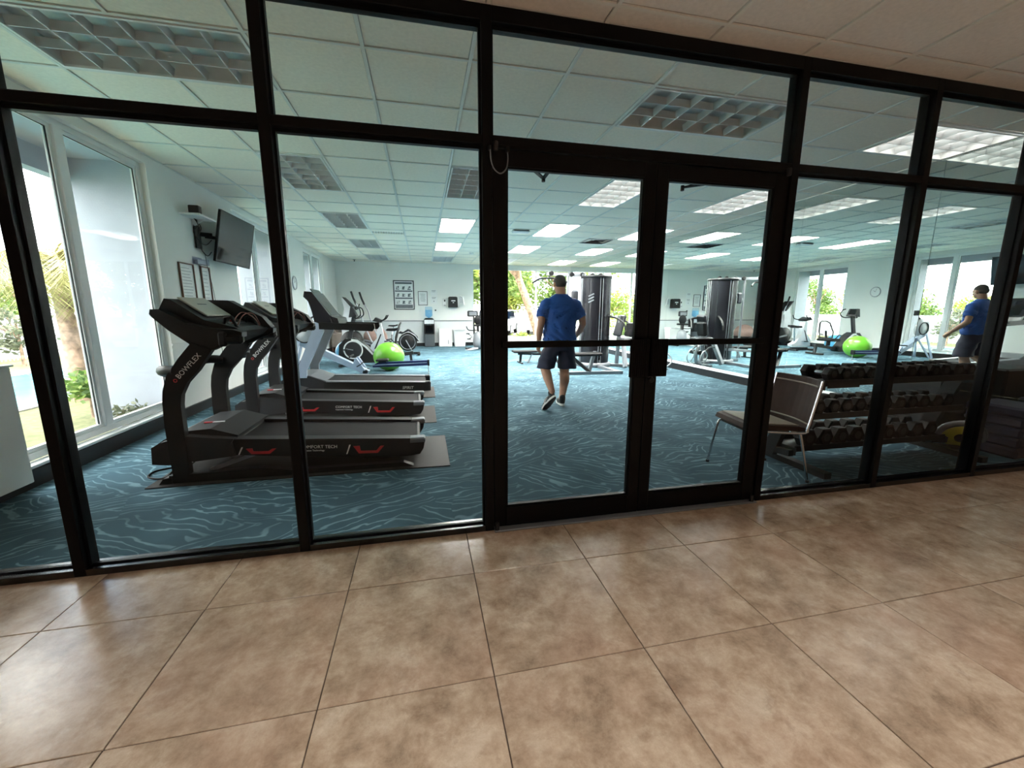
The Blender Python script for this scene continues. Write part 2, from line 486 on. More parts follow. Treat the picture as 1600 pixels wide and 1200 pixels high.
class MB:
    def __init__(s):
        s.v, s.f, s.sm = [], [], []
        s.M = None

    def add(s, vs, fs, smooth=False):
        b = len(s.v)
        if s.M is not None:
            vs = [s.M @ Vector(p) for p in vs]
        s.v.extend([tuple(p) for p in vs])
        s.f.extend([tuple(i + b for i in f) for f in fs])
        s.sm.extend([smooth] * len(fs))
        return s

    def box(s, x0, x1, y0, y1, z0, z1, ch=0.0):
        x0, x1 = min(x0, x1), max(x0, x1)
        y0, y1 = min(y0, y1), max(y0, y1)
        z0, z1 = min(z0, z1), max(z0, z1)
        ch = min(ch, 0.49 * min(x1 - x0, y1 - y0, z1 - z0))
        if ch <= 0:
            vs = [(x, y, z) for x in (x0, x1) for y in (y0, y1) for z in (z0, z1)]
            fs = [(0, 1, 3, 2), (4, 6, 7, 5), (0, 4, 5, 1), (2, 3, 7, 6), (0, 2, 6, 4), (1, 5, 7, 3)]
            return s.add(vs, fs)
        vs, ix = [], {}
        for i in (0, 1):
            for j in (0, 1):
                for k in (0, 1):
                    X, Y, Z = (x0, x1)[i], (y0, y1)[j], (z0, z1)[k]
                    dx, dy, dz = (ch, -ch)[i], (ch, -ch)[j], (ch, -ch)[k]
                    for a, p in enumerate(((X, Y + dy, Z + dz), (X + dx, Y, Z + dz), (X + dx, Y + dy, Z))):
                        ix[i, j, k, a] = len(vs)
                        vs.append(p)
        fs = []
        for i in (0, 1):
            fs.append([ix[i, j, k, 0] for j, k in ((0, 0), (0, 1), (1, 1), (1, 0))])
            fs.append([ix[j, i, k, 1] for j, k in ((0, 0), (0, 1), (1, 1), (1, 0))])
            fs.append([ix[j, k, i, 2] for j, k in ((0, 0), (0, 1), (1, 1), (1, 0))])
        for a in (0, 1):
            for b in (0, 1):
                fs.append([ix[a, b, 0, 0], ix[a, b, 1, 0], ix[a, b, 1, 1], ix[a, b, 0, 1]])
                fs.append([ix[a, 0, b, 0], ix[a, 1, b, 0], ix[a, 1, b, 2], ix[a, 0, b, 2]])
                fs.append([ix[0, a, b, 1], ix[1, a, b, 1], ix[1, a, b, 2], ix[0, a, b, 2]])
        for i in (0, 1):
            for j in (0, 1):
                for k in (0, 1):
                    fs.append([ix[i, j, k, 0], ix[i, j, k, 1], ix[i, j, k, 2]])
        return s.add(vs, fs)

    def prism(s, poly, axis, a, b, inset=0.0):
        def P(u, w, t):
            return (u, t, w) if axis == 'y' else ((t, u, w) if axis == 'x' else (u, w, t))
        n = len(poly)
        cx = sum(p[0] for p in poly) / n
        cz = sum(p[1] for p in poly) / n
        vs = [P(u, w, a) for u, w in poly] + [P(u, w, b) for u, w in poly]
        fs = [tuple(range(n)), tuple(range(2 * n - 1, n - 1, -1))]
        fs += [(i, (i + 1) % n, n + (i + 1) % n, n + i) for i in range(n)]
        return s.add(vs, fs)

    def tube(s, pts, r, n=8, caps=True):
        pts = [Vector(p) for p in pts]
        m = len(pts)
        rs = r if isinstance(r, (list, tuple)) else [r] * m
        tang = []
        for i in range(m):
            a = pts[max(i - 1, 0)]
            b = pts[min(i + 1, m - 1)]
            d = (b - a)
            tang.append(d.normalized() if d.length > 1e-9 else Vector((0, 0, 1)))
        ref = Vector((0, 0, 1)) if abs(tang[0].z) < 0.9 else Vector((1, 0, 0))
        u = tang[0].cross(ref).normalized()
        vs = []
        for i in range(m):
            t = tang[i]
            u = (u - t * u.dot(t))
            u = u.normalized() if u.length > 1e-6 else t.orthogonal().normalized()
            w = t.cross(u)
            for k in range(n):
                a = 2 * PI * k / n
                vs.append(pts[i] + (u * math.cos(a) + w * math.sin(a)) * rs[i])
        fs = [(i * n + k, i * n + (k + 1) % n, (i + 1) * n + (k + 1) % n, (i + 1) * n + k) for i in range(m - 1) for k in range(n)]
        s.add(vs, fs, True)
        if caps:
            s.add([vs[k] if s.M is None else vs[k] for k in range(n)], [tuple(range(n))])
            s.add(vs[-n:], [tuple(range(n))])
        return s

    def bar(s, p0, p1, w, h, up=(0, 0, 1)):
        p0, p1 = Vector(p0), Vector(p1)
        d = (p1 - p0).normalized()
        up = Vector(up)
        sd = d.cross(up)
        sd = sd.normalized() if sd.length > 1e-6 else d.orthogonal().normalized()
        u = sd.cross(d)
        vs = []
        for p in (p0, p1):
            for a, b in ((-1, -1), (1, -1), (1, 1), (-1, 1)):
                vs.append(p + sd * (a * w / 2) + u * (b * h / 2))
        return s.add(vs, [(0, 1, 2, 3), (7, 6, 5, 4), (0, 4, 5, 1), (1, 5, 6, 2), (2, 6, 7, 3), (3, 7, 4, 0)])

    def lathe(s, prof, c=(0, 0, 0), axis=(0, 0, 1), n=24, smooth=True, cap=True):
        ax = Vector(axis).normalized()
        u = ax.orthogonal().normalized()
        w = ax.cross(u)
        c = Vector(c)
        vs = []
        for r, t in prof:
            for k in range(n):
                a = 2 * PI * k / n
                vs.append(c + ax * t + (u * math.cos(a) + w * math.sin(a)) * max(r, 1e-4))
        m = len(prof)
        fs = [(i * n + k, i * n + (k + 1) % n, (i + 1) * n + (k + 1) % n, (i + 1) * n + k) for i in range(m - 1) for k in range(n)]
        s.add(vs, fs, smooth)
        if cap:
            if prof[0][0] > 1e-3:
                s.add(vs[:n], [tuple(range(n))])
            if prof[-1][0] > 1e-3:
                s.add(vs[-n:], [tuple(range(n))])
        return s

    def cyl(s, p0, p1, r, n=20, ch=0.0):
        p0, p1 = Vector(p0), Vector(p1)
        h = (p1 - p0).length
        pr = [(r, 0), (r, h)] if ch <= 0 else [(r - ch, 0), (r, ch), (r, h - ch), (r - ch, h)]
        return s.lathe(pr, p0, p1 - p0, n, True)

    def ell(s, c, r, nu=20, nv=12):
        if not isinstance(r, (tuple, list)):
            r = (r, r, r)
        vs = []
        for j in range(nv + 1):
            t = PI * j / nv
            for i in range(nu):
                a = 2 * PI * i / nu
                vs.append((c[0] + r[0] * math.sin(t) * math.cos(a), c[1] + r[1] * math.sin(t) * math.sin(a), c[2] + r[2] * math.cos(t)))
        fs = [(j * nu + i, j * nu + (i + 1) % nu, (j + 1) * nu + (i + 1) % nu, (j + 1) * nu + i) for j in range(nv) for i in range(nu)]
        return s.add(vs, fs, True)

    def ring(s, c, R, r, axis=(0, 1, 0), n=32, m=8):
        ax = Vector(axis).normalized()
        u = ax.orthogonal().normalized()
        w = ax.cross(u)
        c = Vector(c)
        vs = []
        for i in range(n):
            a = 2 * PI * i / n
            d = u * math.cos(a) + w * math.sin(a)
            for k in range(m):
                b = 2 * PI * k / m
                vs.append(c + d * (R + r * math.cos(b)) + ax * (r * math.sin(b)))
        fs = [(i * m + k, i * m + (k + 1) % m, ((i + 1) % n) * m + (k + 1) % m, ((i + 1) % n) * m + k) for i in range(n) for k in range(m)]
        return s.add(vs, fs, True)

    def text(s, body, size, origin, xdir, ydir, depth=0.002, align='LEFT'):
        cu = bpy.data.curves.new('lettering', 'FONT')
        cu.body = body
        cu.size = size
        cu.extrude = depth / 2
        cu.align_x = align
        cu.resolution_u = 2
        o = bpy.data.objects.new('lettering', cu)
        COL.objects.link(o)
        dg = bpy.context.evaluated_depsgraph_get()
        me = bpy.data.meshes.new_from_object(o.evaluated_get(dg))
        X = Vector(xdir).normalized()
        Y = Vector(ydir).normalized()
        Z = X.cross(Y)
        og = Vector(origin)
        vs = [og + X * v.co.x + Y * v.co.y + Z * v.co.z for v in me.vertices]
        fs = [tuple(p.vertices) for p in me.polygons]
        bpy.data.objects.remove(o, do_unlink=True)
        bpy.data.curves.remove(cu)
        bpy.data.meshes.remove(me)
        return s.add(vs, fs)

    def build(s, name, material, parent=None, label=None, cat=None, group=None, kind=None, weld=True):
        me = bpy.data.meshes.new(name)
        og = worldloc(parent) if parent is not None else Vector((0, 0, 0))
        me.from_pydata([(p[0] - og.x, p[1] - og.y, p[2] - og.z) for p in s.v], [], s.f)
        me.polygons.foreach_set('use_smooth', s.sm)
        if weld:
            bm = bmesh.new()
            bm.from_mesh(me)
            bmesh.ops.recalc_face_normals(bm, faces=bm.faces)
            bm.to_mesh(me)
            bm.free()
        me.materials.append(material)
        me.update()
        o = bpy.data.objects.new(name, me)
        COL.objects.link(o)
        if parent is not None:
            o.parent = parent
            ORG[o.name] = og
        tag(o, label, cat, group, kind)
        return o


def tag(o, label=None, cat=None, group=None, kind=None):
    if label:
        o['label'] = label
    if cat:
        o['category'] = cat
    if group:
        o['group'] = group
    if kind:
        o['kind'] = kind
    return o


def thing(name, label, cat, loc=(0, 0, 0), group=None, kind=None):
    o = bpy.data.objects.new(name, None)
    o.empty_display_size = 0.1
    COL.objects.link(o)
    o.location = loc
    ORG[o.name] = Vector(loc)
    return tag(o, label, cat, group, kind)


def copy_tree(o, parent=None):
    c = o.copy()
    COL.objects.link(c)
    if parent is not None:
        c.parent = parent
    for ch in list(o.children):
        copy_tree(ch, c)
    return c


def arc(cx, cz, r, a0, a1, n):
    return [(cx + r * math.cos(math.radians(a0 + (a1 - a0) * i / n)), cz + r * math.sin(math.radians(a0 + (a1 - a0) * i / n))) for i in range(n + 1)]


def smoothpath(pts, k=4):
    pts = [Vector(p) for p in pts]
    out = []
    for i in range(len(pts) - 1):
        p0 = pts[max(i - 1, 0)]
        p1, p2 = pts[i], pts[i + 1]
        p3 = pts[min(i + 2, len(pts) - 1)]
        for j in range(k):
            t = j / k
            out.append(0.5 * ((2 * p1) + (p2 - p0) * t + (2 * p0 - 5 * p1 + 4 * p2 - p3) * t * t + (3 * p1 - p0 - 3 * p2 + p3) * t ** 3))
    out.append(pts[-1])
    return out


def ordinal(i):
    return ['first', 'second', 'third', 'fourth', 'fifth', 'sixth', 'seventh', 'eighth', 'ninth', 'tenth', 'eleventh', 'twelfth', 'thirteenth', 'fourteenth'][i]

# ================================================================== the room
XL, XM, YB, ZC, ZL = -2.95, 5.80, 13.45, 3.02, 2.815


def struct(name, label=None):
    return thing(name, label, None, (0, 0, 0), None, 'structure')


# ---- lobby floor: square travertine tiles laid on a grout bed
fl = struct('floor', 'beige travertine tile floor of the lobby with dark grout joints')
MB().box(-4.2, 9.0, -7.2, 0.03, -0.06, -0.004).build('grout_bed', M_GROUT, fl)
T, A0, X0 = 0.6102, -0.3882, 0.2140
tile_me = None
_rnd = random.Random(3)
for j in range(-1, 11):
    for i in range(-8, 15):
        x0, x1 = X0 + (i) * T, X0 + (i + 1) * T
        y1, y0 = A0 - (j) * T, A0 - (j + 1) * T
        if j == -1:
            y1 = 0.0
        if x0 > 8.6 or y0 < -7.1:
            continue
        g = 0.0022
        if j == -1:
            o = MB().box(x0 + g, x1 - g, y0 + g, y1, -0.012, 0.0, 0.0012).build('floor_tile', M_TRAV, fl)
        elif tile_me is None:
            o = MB().box(g, T - g, g, T - g, -0.012, 0.0, 0.0012).build('floor_tile', M_TRAV, fl)
            tile_me = o.data
            o.location = (x0, y0, 0)
        else:
            o = bpy.data.objects.new('floor_tile', tile_me)
            COL.objects.link(o)
            o.parent = fl
            o.location = (x0, y0, _rnd.uniform(-0.0006, 0.0006))

cf = struct('floor', 'teal gym carpet with a pale wandering vein pattern')
MB().box(XL - 0.1, XM + 0.1, 0.03, YB + 0.1, -0.06, 0.0).build('carpet', M_CARPET, cf)

# ---- lobby shell (mostly behind the viewer)
w = struct('wall_back', 'taupe painted lobby wall behind the viewer')
MB().box(-4.2, 9.0, -7.3, -7.2, 0, ZL).build('wall_panel', M_LOBBY, w)
w = struct('wall_lobby_left', 'taupe painted wall closing the lobby on the left')
MB().box(-4.3, -4.2, -7.3, 0.1, 0, ZL).build('wall_panel', M_LOBBY, w)
MB().box(-4.2, XL - 0.13, -0.0, 0.1, 0, ZL + 0.3).build('wall_return', M_LOBBY, w)
w = struct('wall_lobby_right', 'taupe painted wall closing the lobby on the right')
MB().box(9.0, 9.1, -7.3, 0.1, 0, ZL).build('wall_panel', M_LOBBY, w)
MB().box(XM + 0.02, 9.0, 0.0, 0.1, 0, ZL + 0.3).build('wall_return', M_LOBBY, w)


def ceiling_tiles(par, xs, ys, z, skip, m, thick=0.014, drop=0.008):
    cache = {}
    for i in range(len(xs) - 1):
        for j in range(len(ys) - 1):
            if (i, j) in skip:
                continue
            wx_, wy_ = xs[i + 1] - xs[i], ys[j + 1] - ys[j]
            if wx_ < 0.05 or wy_ < 0.05:
                continue
            k = (round(wx_, 3), round(wy_, 3))
            if k not in cache:
                o = MB().box(0.015, wx_ - 0.015, 0.015, wy_ - 0.015, z + drop, z + drop + thick, 0.002).build('ceiling_tile', m, par)
                cache[k] = o.data
            else:
                o = bpy.data.objects.new('ceiling_tile', cache[k])
                COL.objects.link(o)
                o.parent = par
            o.location = (xs[i], ys[j], 0)


def grid_bars(par, xs, ys, z, m, w=0.022):
    for x in xs:
        MB().box(x - w / 2, x + w / 2, ys[0], ys[-1], z, z + 0.012).build('main_runner', m, par)
    for y in ys:
        MB().box(xs[0], xs[-1], y - w / 2, y + w / 2, z + 0.0005, z + 0.010).build('cross_tee', m, par)


lc = struct('ceiling', 'warm grey lobby drop ceiling of square tiles in a white grid')
lxs = [-4.2] + [1.0 + 0.628 * k for k in range(-8, 13)] + [9.0]
lys = [-7.2] + [-0.125 - 0.628 * k for k in range(10, -1, -1)] + [0.02]
ceiling_tiles(lc, lxs, lys, ZL, set(), M_CTILE2)
grid_bars(lc, lxs, lys, ZL, M_TBAR)
MB().box(-4.2, 9.0, -7.2, 0.1, ZL + 0.03, ZL + 0.1).build('deck', M_LOBBY, lc)
for _i, (_x, _y) in enumerate(((-1.6, -2.6), (1.0, -2.6), (3.6, -2.6), (6.0, -2.6))):  # out-of-view trim rings for the front row of added lobby lamps
    MB().lathe([(0.075, 0), (0.085, 0.006), (0.10, 0.0), (0.10, 0.01)], (_x, _y, ZL - 0.004), (0, 0, 1), 24, True, False).build('fill_lamp_trim', M_WHITE, lc)

# ---- gym ceiling
gc = struct('ceiling', 'pale grey gym drop ceiling of square tiles in a white grid')
P = 0.705
gxs = [XL] + [-2.435 + P * k for k in range(0, 12)] + [XM]
gys = [0.10] + [0.87 + P * k for k in range(0, 18)] + [YB]
gxs = [x for i, x in enumerate(gxs) if x <= XM]
gys = [y for y in gys if y <= YB]
LIGHTS = []   # x0,x1,y0,y1,along,state,label
row1 = 'the row nearest the glass front'
LIGHTS.append((-2.435, -1.025, 0.87, 1.575, 'x', 'off', 'unlit ceiling light with silver louvers, leftmost of the row nearest the glass front'))
LIGHTS.append((1.795, 3.205, 0.87, 1.575, 'x', 'off', 'unlit ceiling light with silver louvers above the double glass door'))
LIGHTS.append((4.615, XM, 0.87, 1.575, 'x', 'dim', 'dimly lit ceiling light nearest the mirror wall and the glass front'))
for cxi, (x0, col, states) in enumerate(((-1.730, 'column above the treadmills', ('off', 'off', 'off', 'off')),
                                         (0.385, 'column behind the door post', ('off', 'on', 'on', 'off')),
                                         (2.500, 'column above the walking man', ('dim', 'on', 'on', 'dim')),
                                         (4.615, 'column beside the mirror wall', ('dim', 'on', 'on', 'on')))):
    for k, st in enumerate(states):
        y0 = 2.985 + 2.82 * k
        LIGHTS.append((x0, x0 + P, y0, min(y0 + 1.41, YB - 0.1), 'y', st,
                       '%s ceiling light, %s from the glass front in the %s' % ({'off': 'unlit', 'on': 'brightly lit', 'dim': 'dimly lit'}[st], ordinal(k), col)))


def cells(x0, x1, y0, y1):
    out = set()
    for i in range(len(gxs) - 1):
        for j in range(len(gys) - 1):
            mx_, my_ = (gxs[i] + gxs[i + 1]) / 2, (gys[j] + gys[j + 1]) / 2
            if x0 - 0.01 < mx_ < x1 + 0.01 and y0 - 0.01 < my_ < y1 + 0.01:
                out.add((i, j))
    return out


skip = set()
for l in LIGHTS:
    skip |= cells(*l[:4])
VENT = (-1.025, -0.320, 7.215, 7.92)
DIFF = (3.91, 4.615, 7.215, 7.92)
for v in (VENT, DIFF):
    skip |= cells(*v)
ceiling_tiles(gc, gxs, gys, ZC, skip, M_CTILE)


def seg_bars(par):
    # runners and tees are cut where a light fills the opening
    for x in gxs:
        cuts = sorted((l[2], l[3]) for l in LIGHTS if l[0] + 0.05 < x < l[1] - 0.05)
        a = gys[0]
        for c0, c1 in cuts + [(gys[-1], None)]:
            if c0 - a > 0.02:
                MB().box(x - 0.012, x + 0.012, a, c0, ZC, ZC + 0.012).build('main_runner', M_TBAR, par)
            a = c1
    for y in gys:
        cuts = sorted((l[0], l[1]) for l in LIGHTS if l[2] + 0.05 < y < l[3] - 0.05)
        a = gxs[0]
        for c0, c1 in cuts + [(XM, None)]:
            if c0 - a > 0.02:
                MB().box(a, c0, y - 0.011, y + 0.011, ZC + 0.0006, ZC + 0.010).build('cross_tee', M_TBAR, par)
            a = c1


seg_bars(gc)
MB().box(XL - 0.9, XM + 0.3, 0.1, YB + 0.9, ZC + 0.28, ZC + 0.4).build('roof_deck', M_STUCCO, gc)
MB().box(XL - 0.9, XM + 0.3, 0.02, 0.1, ZL + 0.02, ZC + 0.4).build('bulkhead', M_WALL, gc)


def light(x0, x1, y0, y1, along, state, label):
    cx, cyy = (x0 + x1) / 2, (y0 + y1) / 2
    t = thing('ceiling_light', label, 'ceiling light', (cx, cyy, ZC), 'louvered ceiling lights of the gym')
    g = 0.022
    a0, a1, b0, b1 = x0 + g, x1 - g, y0 + g, y1 - g
    H = 0.11
    m = MB()
    fw = 0.018
    m.box(a0, a1, b0, b0 + fw, ZC - 0.004, ZC + 0.012)
    m.box(a0, a1, b1 - fw, b1, ZC - 0.004, ZC + 0.012)
    m.box(a0, a0 + fw, b0 + fw, b1 - fw, ZC - 0.004, ZC + 0.012)
    m.box(a1 - fw, a1, b0 + fw, b1 - fw, ZC - 0.004, ZC + 0.012)
    m.build('frame', M_WHITE, t)
    m = MB()
    m.box(a0, a1, b0, b1, ZC + H, ZC + H + 0.01)
    m.box(a0, a0 + 0.006, b0, b1, ZC + 0.012, ZC + H)
    m.box(a1 - 0.006, a1, b0, b1, ZC + 0.012, ZC + H)
    m.box(a0 + 0.006, a1 - 0.006, b0, b0 + 0.006, ZC + 0.012, ZC + H)
    m.box(a0 + 0.006, a1 - 0.006, b1 - 0.006, b1, ZC + 0.012, ZC + H)
    m.build('housing', M_TRAY, t)
    a0, a1, b0, b1 = a0 + fw, a1 - fw, b0 + fw, b1 - fw
    nx, ny = (6, 3) if along == 'x' else (3, 6)
    if along == 'x' and x1 - x0 < 1.3:
        nx = 5

    def blade(p0, p1, horiz):
        m = MB()
        tb, tt = 0.003, 0.016
        if horiz:
            y = p0[1]
            m.prism([(y - tb, ZC + 0.002), (y + tb, ZC + 0.002), (y + tt, ZC + 0.055), (y - tt, ZC + 0.055)], 'x', p0[0], p1[0])
        else:
            x = p0[0]
            m.prism([(x - tb, ZC + 0.002), (x + tb, ZC + 0.002), (x + tt, ZC + 0.055), (x - tt, ZC + 0.055)], 'y', p0[1], p1[1])
        return m.build('louver', M_LOUV, t)
    for i in range(1, nx):
        x = a0 + (a1 - a0) * i / nx
        blade((x, b0), (x, b1), False)
    for j in range(1, ny):
        y = b0 + (b1 - b0) * j / ny
        blade((a0, y), (a1, y), True)
    lm = {'on': M_LIT, 'dim': M_DIM, 'off': M_SILVER}[state]
    n = 3
    for k in range(n):
        if along == 'x':
            y = b0 + (b1 - b0) * (k + 0.5) / n
            MB().cyl((a0 + 0.03, y, ZC + 0.082), (a1 - 0.03, y, ZC + 0.082), 0.019, 10).build('tube', lm, t)
        else:
            x = a0 + (a1 - a0) * (k + 0.5) / n
            MB().cyl((x, b0 + 0.03, ZC + 0.082), (x, b1 - 0.03, ZC + 0.082), 0.019, 10).build('tube', lm, t)
    if TROFFER_W[state]:
        d = bpy.data.lights.new('troffer_lamp', 'AREA')
        d.shape = 'RECTANGLE'
        d.size, d.size_y = a1 - a0 - .02, b1 - b0 - .02
        d.energy = TROFFER_W[state] * (a1 - a0) * (b1 - b0) / .8
        d.color = (1.0, 0.965, 0.90)
        o = bpy.data.objects.new('troffer_lamp', d)
        COL.objects.link(o)
        o.parent = t
        o.location = (0, 0, 0.060)
    return t


for l in LIGHTS:
    light(*l)

# linear vent and square diffuser
t = thing('air_vent', 'slatted air vent in the gym ceiling beside the unlit lights above the treadmills', 'vent', ((VENT[0] + VENT[1]) / 2, (VENT[2] + VENT[3]) / 2, ZC), 'ceiling vents')
MB().box(VENT[0] + .02, VENT[1] - .02, VENT[2] + .02, VENT[3] - .02, ZC + .03, ZC + .04).build('backing', M_BLACK, t)
m = MB()
m.box(VENT[0] + .02, VENT[1] - .02, VENT[2] + .02, VENT[2] + .25, ZC, ZC + .03).box(VENT[0] + .02, VENT[1] - .02, VENT[3] - .25, VENT[3] - .02, ZC, ZC + .03)
m.build('frame', M_CTILE, t)
for k in range(12):
    x = VENT[0] + 0.05 + k * 0.055
    MB().box(x, x + 0.018, VENT[2] + .25, VENT[3] - .25, ZC, ZC + .028).build('slat', M_WHITE, t)
t = thing('air_diffuser', 'square stepped air diffuser in the ceiling above the multi-gym', 'vent', ((DIFF[0] + DIFF[1]) / 2, (DIFF[2] + DIFF[3]) / 2, ZC), 'ceiling vents')
for k in range(4):
    r0, r1 = 0.33 - 0.08 * k, 0.29 - 0.08 * k
    z0 = ZC + 0.0 + 0.012 * k
    cx, cyy = (DIFF[0] + DIFF[1]) / 2, (DIFF[2] + DIFF[3]) / 2
    m = MB()
    m.add([(cx + a * r0, cyy + b * r0, z0 + .02) for a, b in ((-1, -1), (1, -1), (1, 1), (-1, 1))] +
          [(cx + a * r1, cyy + b * r1, z0 - .012) for a, b in ((-1, -1), (1, -1), (1, 1), (-1, 1))],
          [(0, 1, 5, 4), (1, 2, 6, 5), (2, 3, 7, 6), (3, 0, 4, 7)])
    m.build('ring', M_SILVER if k % 2 else M_MGREY, t, weld=False)
MB().box(DIFF[0] + .01, DIFF[1] - .01, DIFF[2] + .01, DIFF[3] - .01, ZC + .06, ZC + .07).build('backing', M_DGREY, t)
t = thing('emergency_light', 'small grey box light fixed under the gym ceiling near the middle', 'lamp', (2.12, 6.6, ZC))
MB().box(1.93, 2.31, 6.52, 6.68, ZC - 0.055, ZC, 0.02).build('body', M_SILVER, t)
MB().box(1.96, 2.28, 6.50, 6.70, ZC - 0.03, ZC - 0.018).build('lens', M_DGREY, t)
t = thing('smoke_detector', 'small round white smoke detector under the ceiling near the back wall', 'detector', (1.5, 10.3, ZC))
MB().lathe([(0.0, -0.05), (0.04, -0.048), (0.06, -0.02), (0.065, 0)], (1.5, 10.3, ZC), (0, 0, 1), 20).build('body', M_WHITE, t)
t = thing('sprinkler_head', 'tiny dark sprinkler in the ceiling corner above the back left wall', 'sprinkler', (-2.2, 12.9, ZC))
MB().lathe([(0.05, 0), (0.045, -0.008), (0.012, -0.01), (0.012, -0.05), (0.03, -0.052), (0.03, -0.056)], (-2.2, 12.9, ZC), (0, 0, 1), 14).build('body', M_DGREY, t)

# ---- left wall with three deep window bays
WIN = ((0.72, 3.36), (5.44, 7.50), (9.50, 11.58))
ZS, ZH = 0.17, 2.93
wl = struct('wall_left', 'pale sage left wall of the gym between three tall windows')
edges = [0.1] + [e for w_ in WIN for e in w_] + [YB]
for k in range(0, len(edges), 2):
    MB().box(XL - 0.13, XL, edges[k], edges[k + 1], 0, ZC + 0.02).build('wall_panel', M_WALL, wl)
    MB().box(XL - 0.80, XL - 0.13, edges[k] + 0.09, edges[k + 1] - 0.02 if k < len(edges) - 2 else edges[k + 1] + 0.1, -0.1, ZC + 0.28).build('outer_pier', M_STUCCO, wl)
for a, b in WIN:
    MB().box(XL - 0.13, XL, a, b, ZH, ZC + 0.02).build('window_head', M_WALL, wl)
    MB().box(XL - 0.13, XL, a, b, 0, ZS - 0.03).build('knee_wall', M_BASE, wl)
MB().box(XL - 0.9, XL - 0.13, 0.1, YB + 0.1, ZH + 0.03, ZC + 0.28).build('soffit', M_STUCCO, wl)
MB().box(XL - 0.94, XL - 0.80, 0.1, YB + 0.1, 2.73, ZC + 0.4).build('fascia_beam', M_STUCCO, wl)
for k in range(1, 4):   # chair rail on the piers
    a, b = edges[2 * k], edges[2 * k + 1]
    MB().box(XL, XL + 0.012, a, b, 0.905, 0.93).build('chair_rail', M_WALL, wl)

for n, (a, b) in enumerate(WIN):
    wn = struct('window_%d' % (n + 1), ['tall two-pane white window nearest the glass front, looking out on the pool',
                                        'tall two-pane white window behind the wall television',
                                        'tall two-pane white window nearest the back left corner'][n])
    x0, x1 = XL - 0.125, XL - 0.06
    fw = 0.055
    for y0, y1 in ((a, a + fw), (b - fw, b)):
        MB().box(x0, x1, y0, y1, ZS, ZH, 0.004).build('jamb', M_WIN, wn)
    MB().box(x0, x1, a + fw, b - fw, ZH - fw, ZH, 0.004).build('head_frame', M_WIN, wn)
    MB().box(x0, x1, a + fw, b - fw, ZS, ZS + 0.06, 0.004).build('sill_frame', M_WIN, wn)
    mid = (2.285 if n == 0 else (a + b) / 2)
    MB().box(x0, x1 + 0.012, mid - 0.05, mid + 0.05, ZS + 0.06, ZH - fw, 0.004).build('mullion', M_WIN, wn)
    MB().box(XL - 0.06, XL + 0.03, a, b, ZS - 0.03, ZS - 0.005, 0.004).build('sill_ledge', M_WIN, wn)
    for p0, p1 in ((a + fw, mid - 0.05), (mid + 0.05, b - fw)):
        i = 0.03
        m = MB()   # inner sash with dark gasket line
        m.box(x0 + .015, x1 - .012, p0, p0 + i, ZS + .06, ZH - fw).box(x0 + .015, x1 - .012, p1 - i, p1, ZS + .06, ZH - fw)
        m.box(x0 + .015, x1 - .012, p0 + i, p1 - i, ZH - fw - i, ZH - fw).box(x0 + .015, x1 - .012, p0 + i, p1 - i, ZS + .06, ZS + .06 + i)
        m.build('sash', M_WIN, wn)
        m = MB()
        q = i + 0.006
        m.box(x1 - .03, x1 - .022, p0 + i, p0 + q, ZS + .09, ZH - fw - i).box(x1 - .03, x1 - .022, p1 - q, p1 - i, ZS + .09, ZH - fw - i)
        m.box(x1 - .03, x1 - .022, p0 + i, p1 - i, ZH - fw - q, ZH - fw - i)
        m.build('gasket', M_DGREY, wn)
        MB().box(x0 + .025, x0 + .031, p0 + i, p1 - i, ZS + .06 + i, ZH - fw - i).build('glass_pane', M_WGLASS, wn)

bl = struct('baseboard_left', 'black vinyl base along the left wall')
for k in range(0, len(edges), 2):
    MB().box(XL, XL + 0.035, edges[k], edges[k + 1], 0, 0.12, 0.003).build('base_strip', M_BASE, bl)
for a, b in WIN:
    MB().box(XL, XL + 0.035, a, b, 0, 0.135, 0.003).build('base_strip', M_BASE, bl)
tr = struct('trim_1', 'white boxed-in low pier on the left wall beside the glass front')
MB().box(XL, -2.80, 0.12, 1.19, 0.095, 0.94, 0.006).build('box_panel', M_WALL, tr)
MB().box(XL, -2.785, 0.12, 1.20, 0.94, 0.955, 0.004).build('cap', M_WHITE, tr)

# ---- back wall: plain part on the left, window band on the right
BX = 1.87
wb = struct('wall_far', 'pale sage far wall with a white wainscot and a window band')
MB().box(XL - 0.13, BX, YB, YB + 0.13, 0.93, ZC + 0.02).build('wall_panel', M_WALL, wb)
MB().box(XL - 0.13, BX, YB - 0.01, YB + 0.13, 0, 0.93).build('wainscot', M_WAINS, wb)
MB().box(XL, BX, YB - 0.03, YB - 0.01, 0.925, 0.955, 0.004).build('chair_rail', M_MGREY, wb)
MB().box(BX, XM + 0.1, YB, YB + 0.13, 2.90, ZC + 0.02).build('window_head', M_WALL, wb)
MB().box(BX, XM + 0.1, YB, YB + 0.13, 0, 0.24).build('knee_wall', M_WALL, wb)
bb = struct('baseboard_far', 'black vinyl base along the far wall')
MB().box(XL, BX, YB - 0.035, YB - 0.01, 0, 0.12, 0.003).build('base_strip', M_BASE, bb)
MB().box(BX, XM, YB - 0.025, YB, 0, 0.12, 0.003).build('base_strip', M_BASE, bb)
posts = [BX + 0.03, 3.12, 4.40, 5.74]
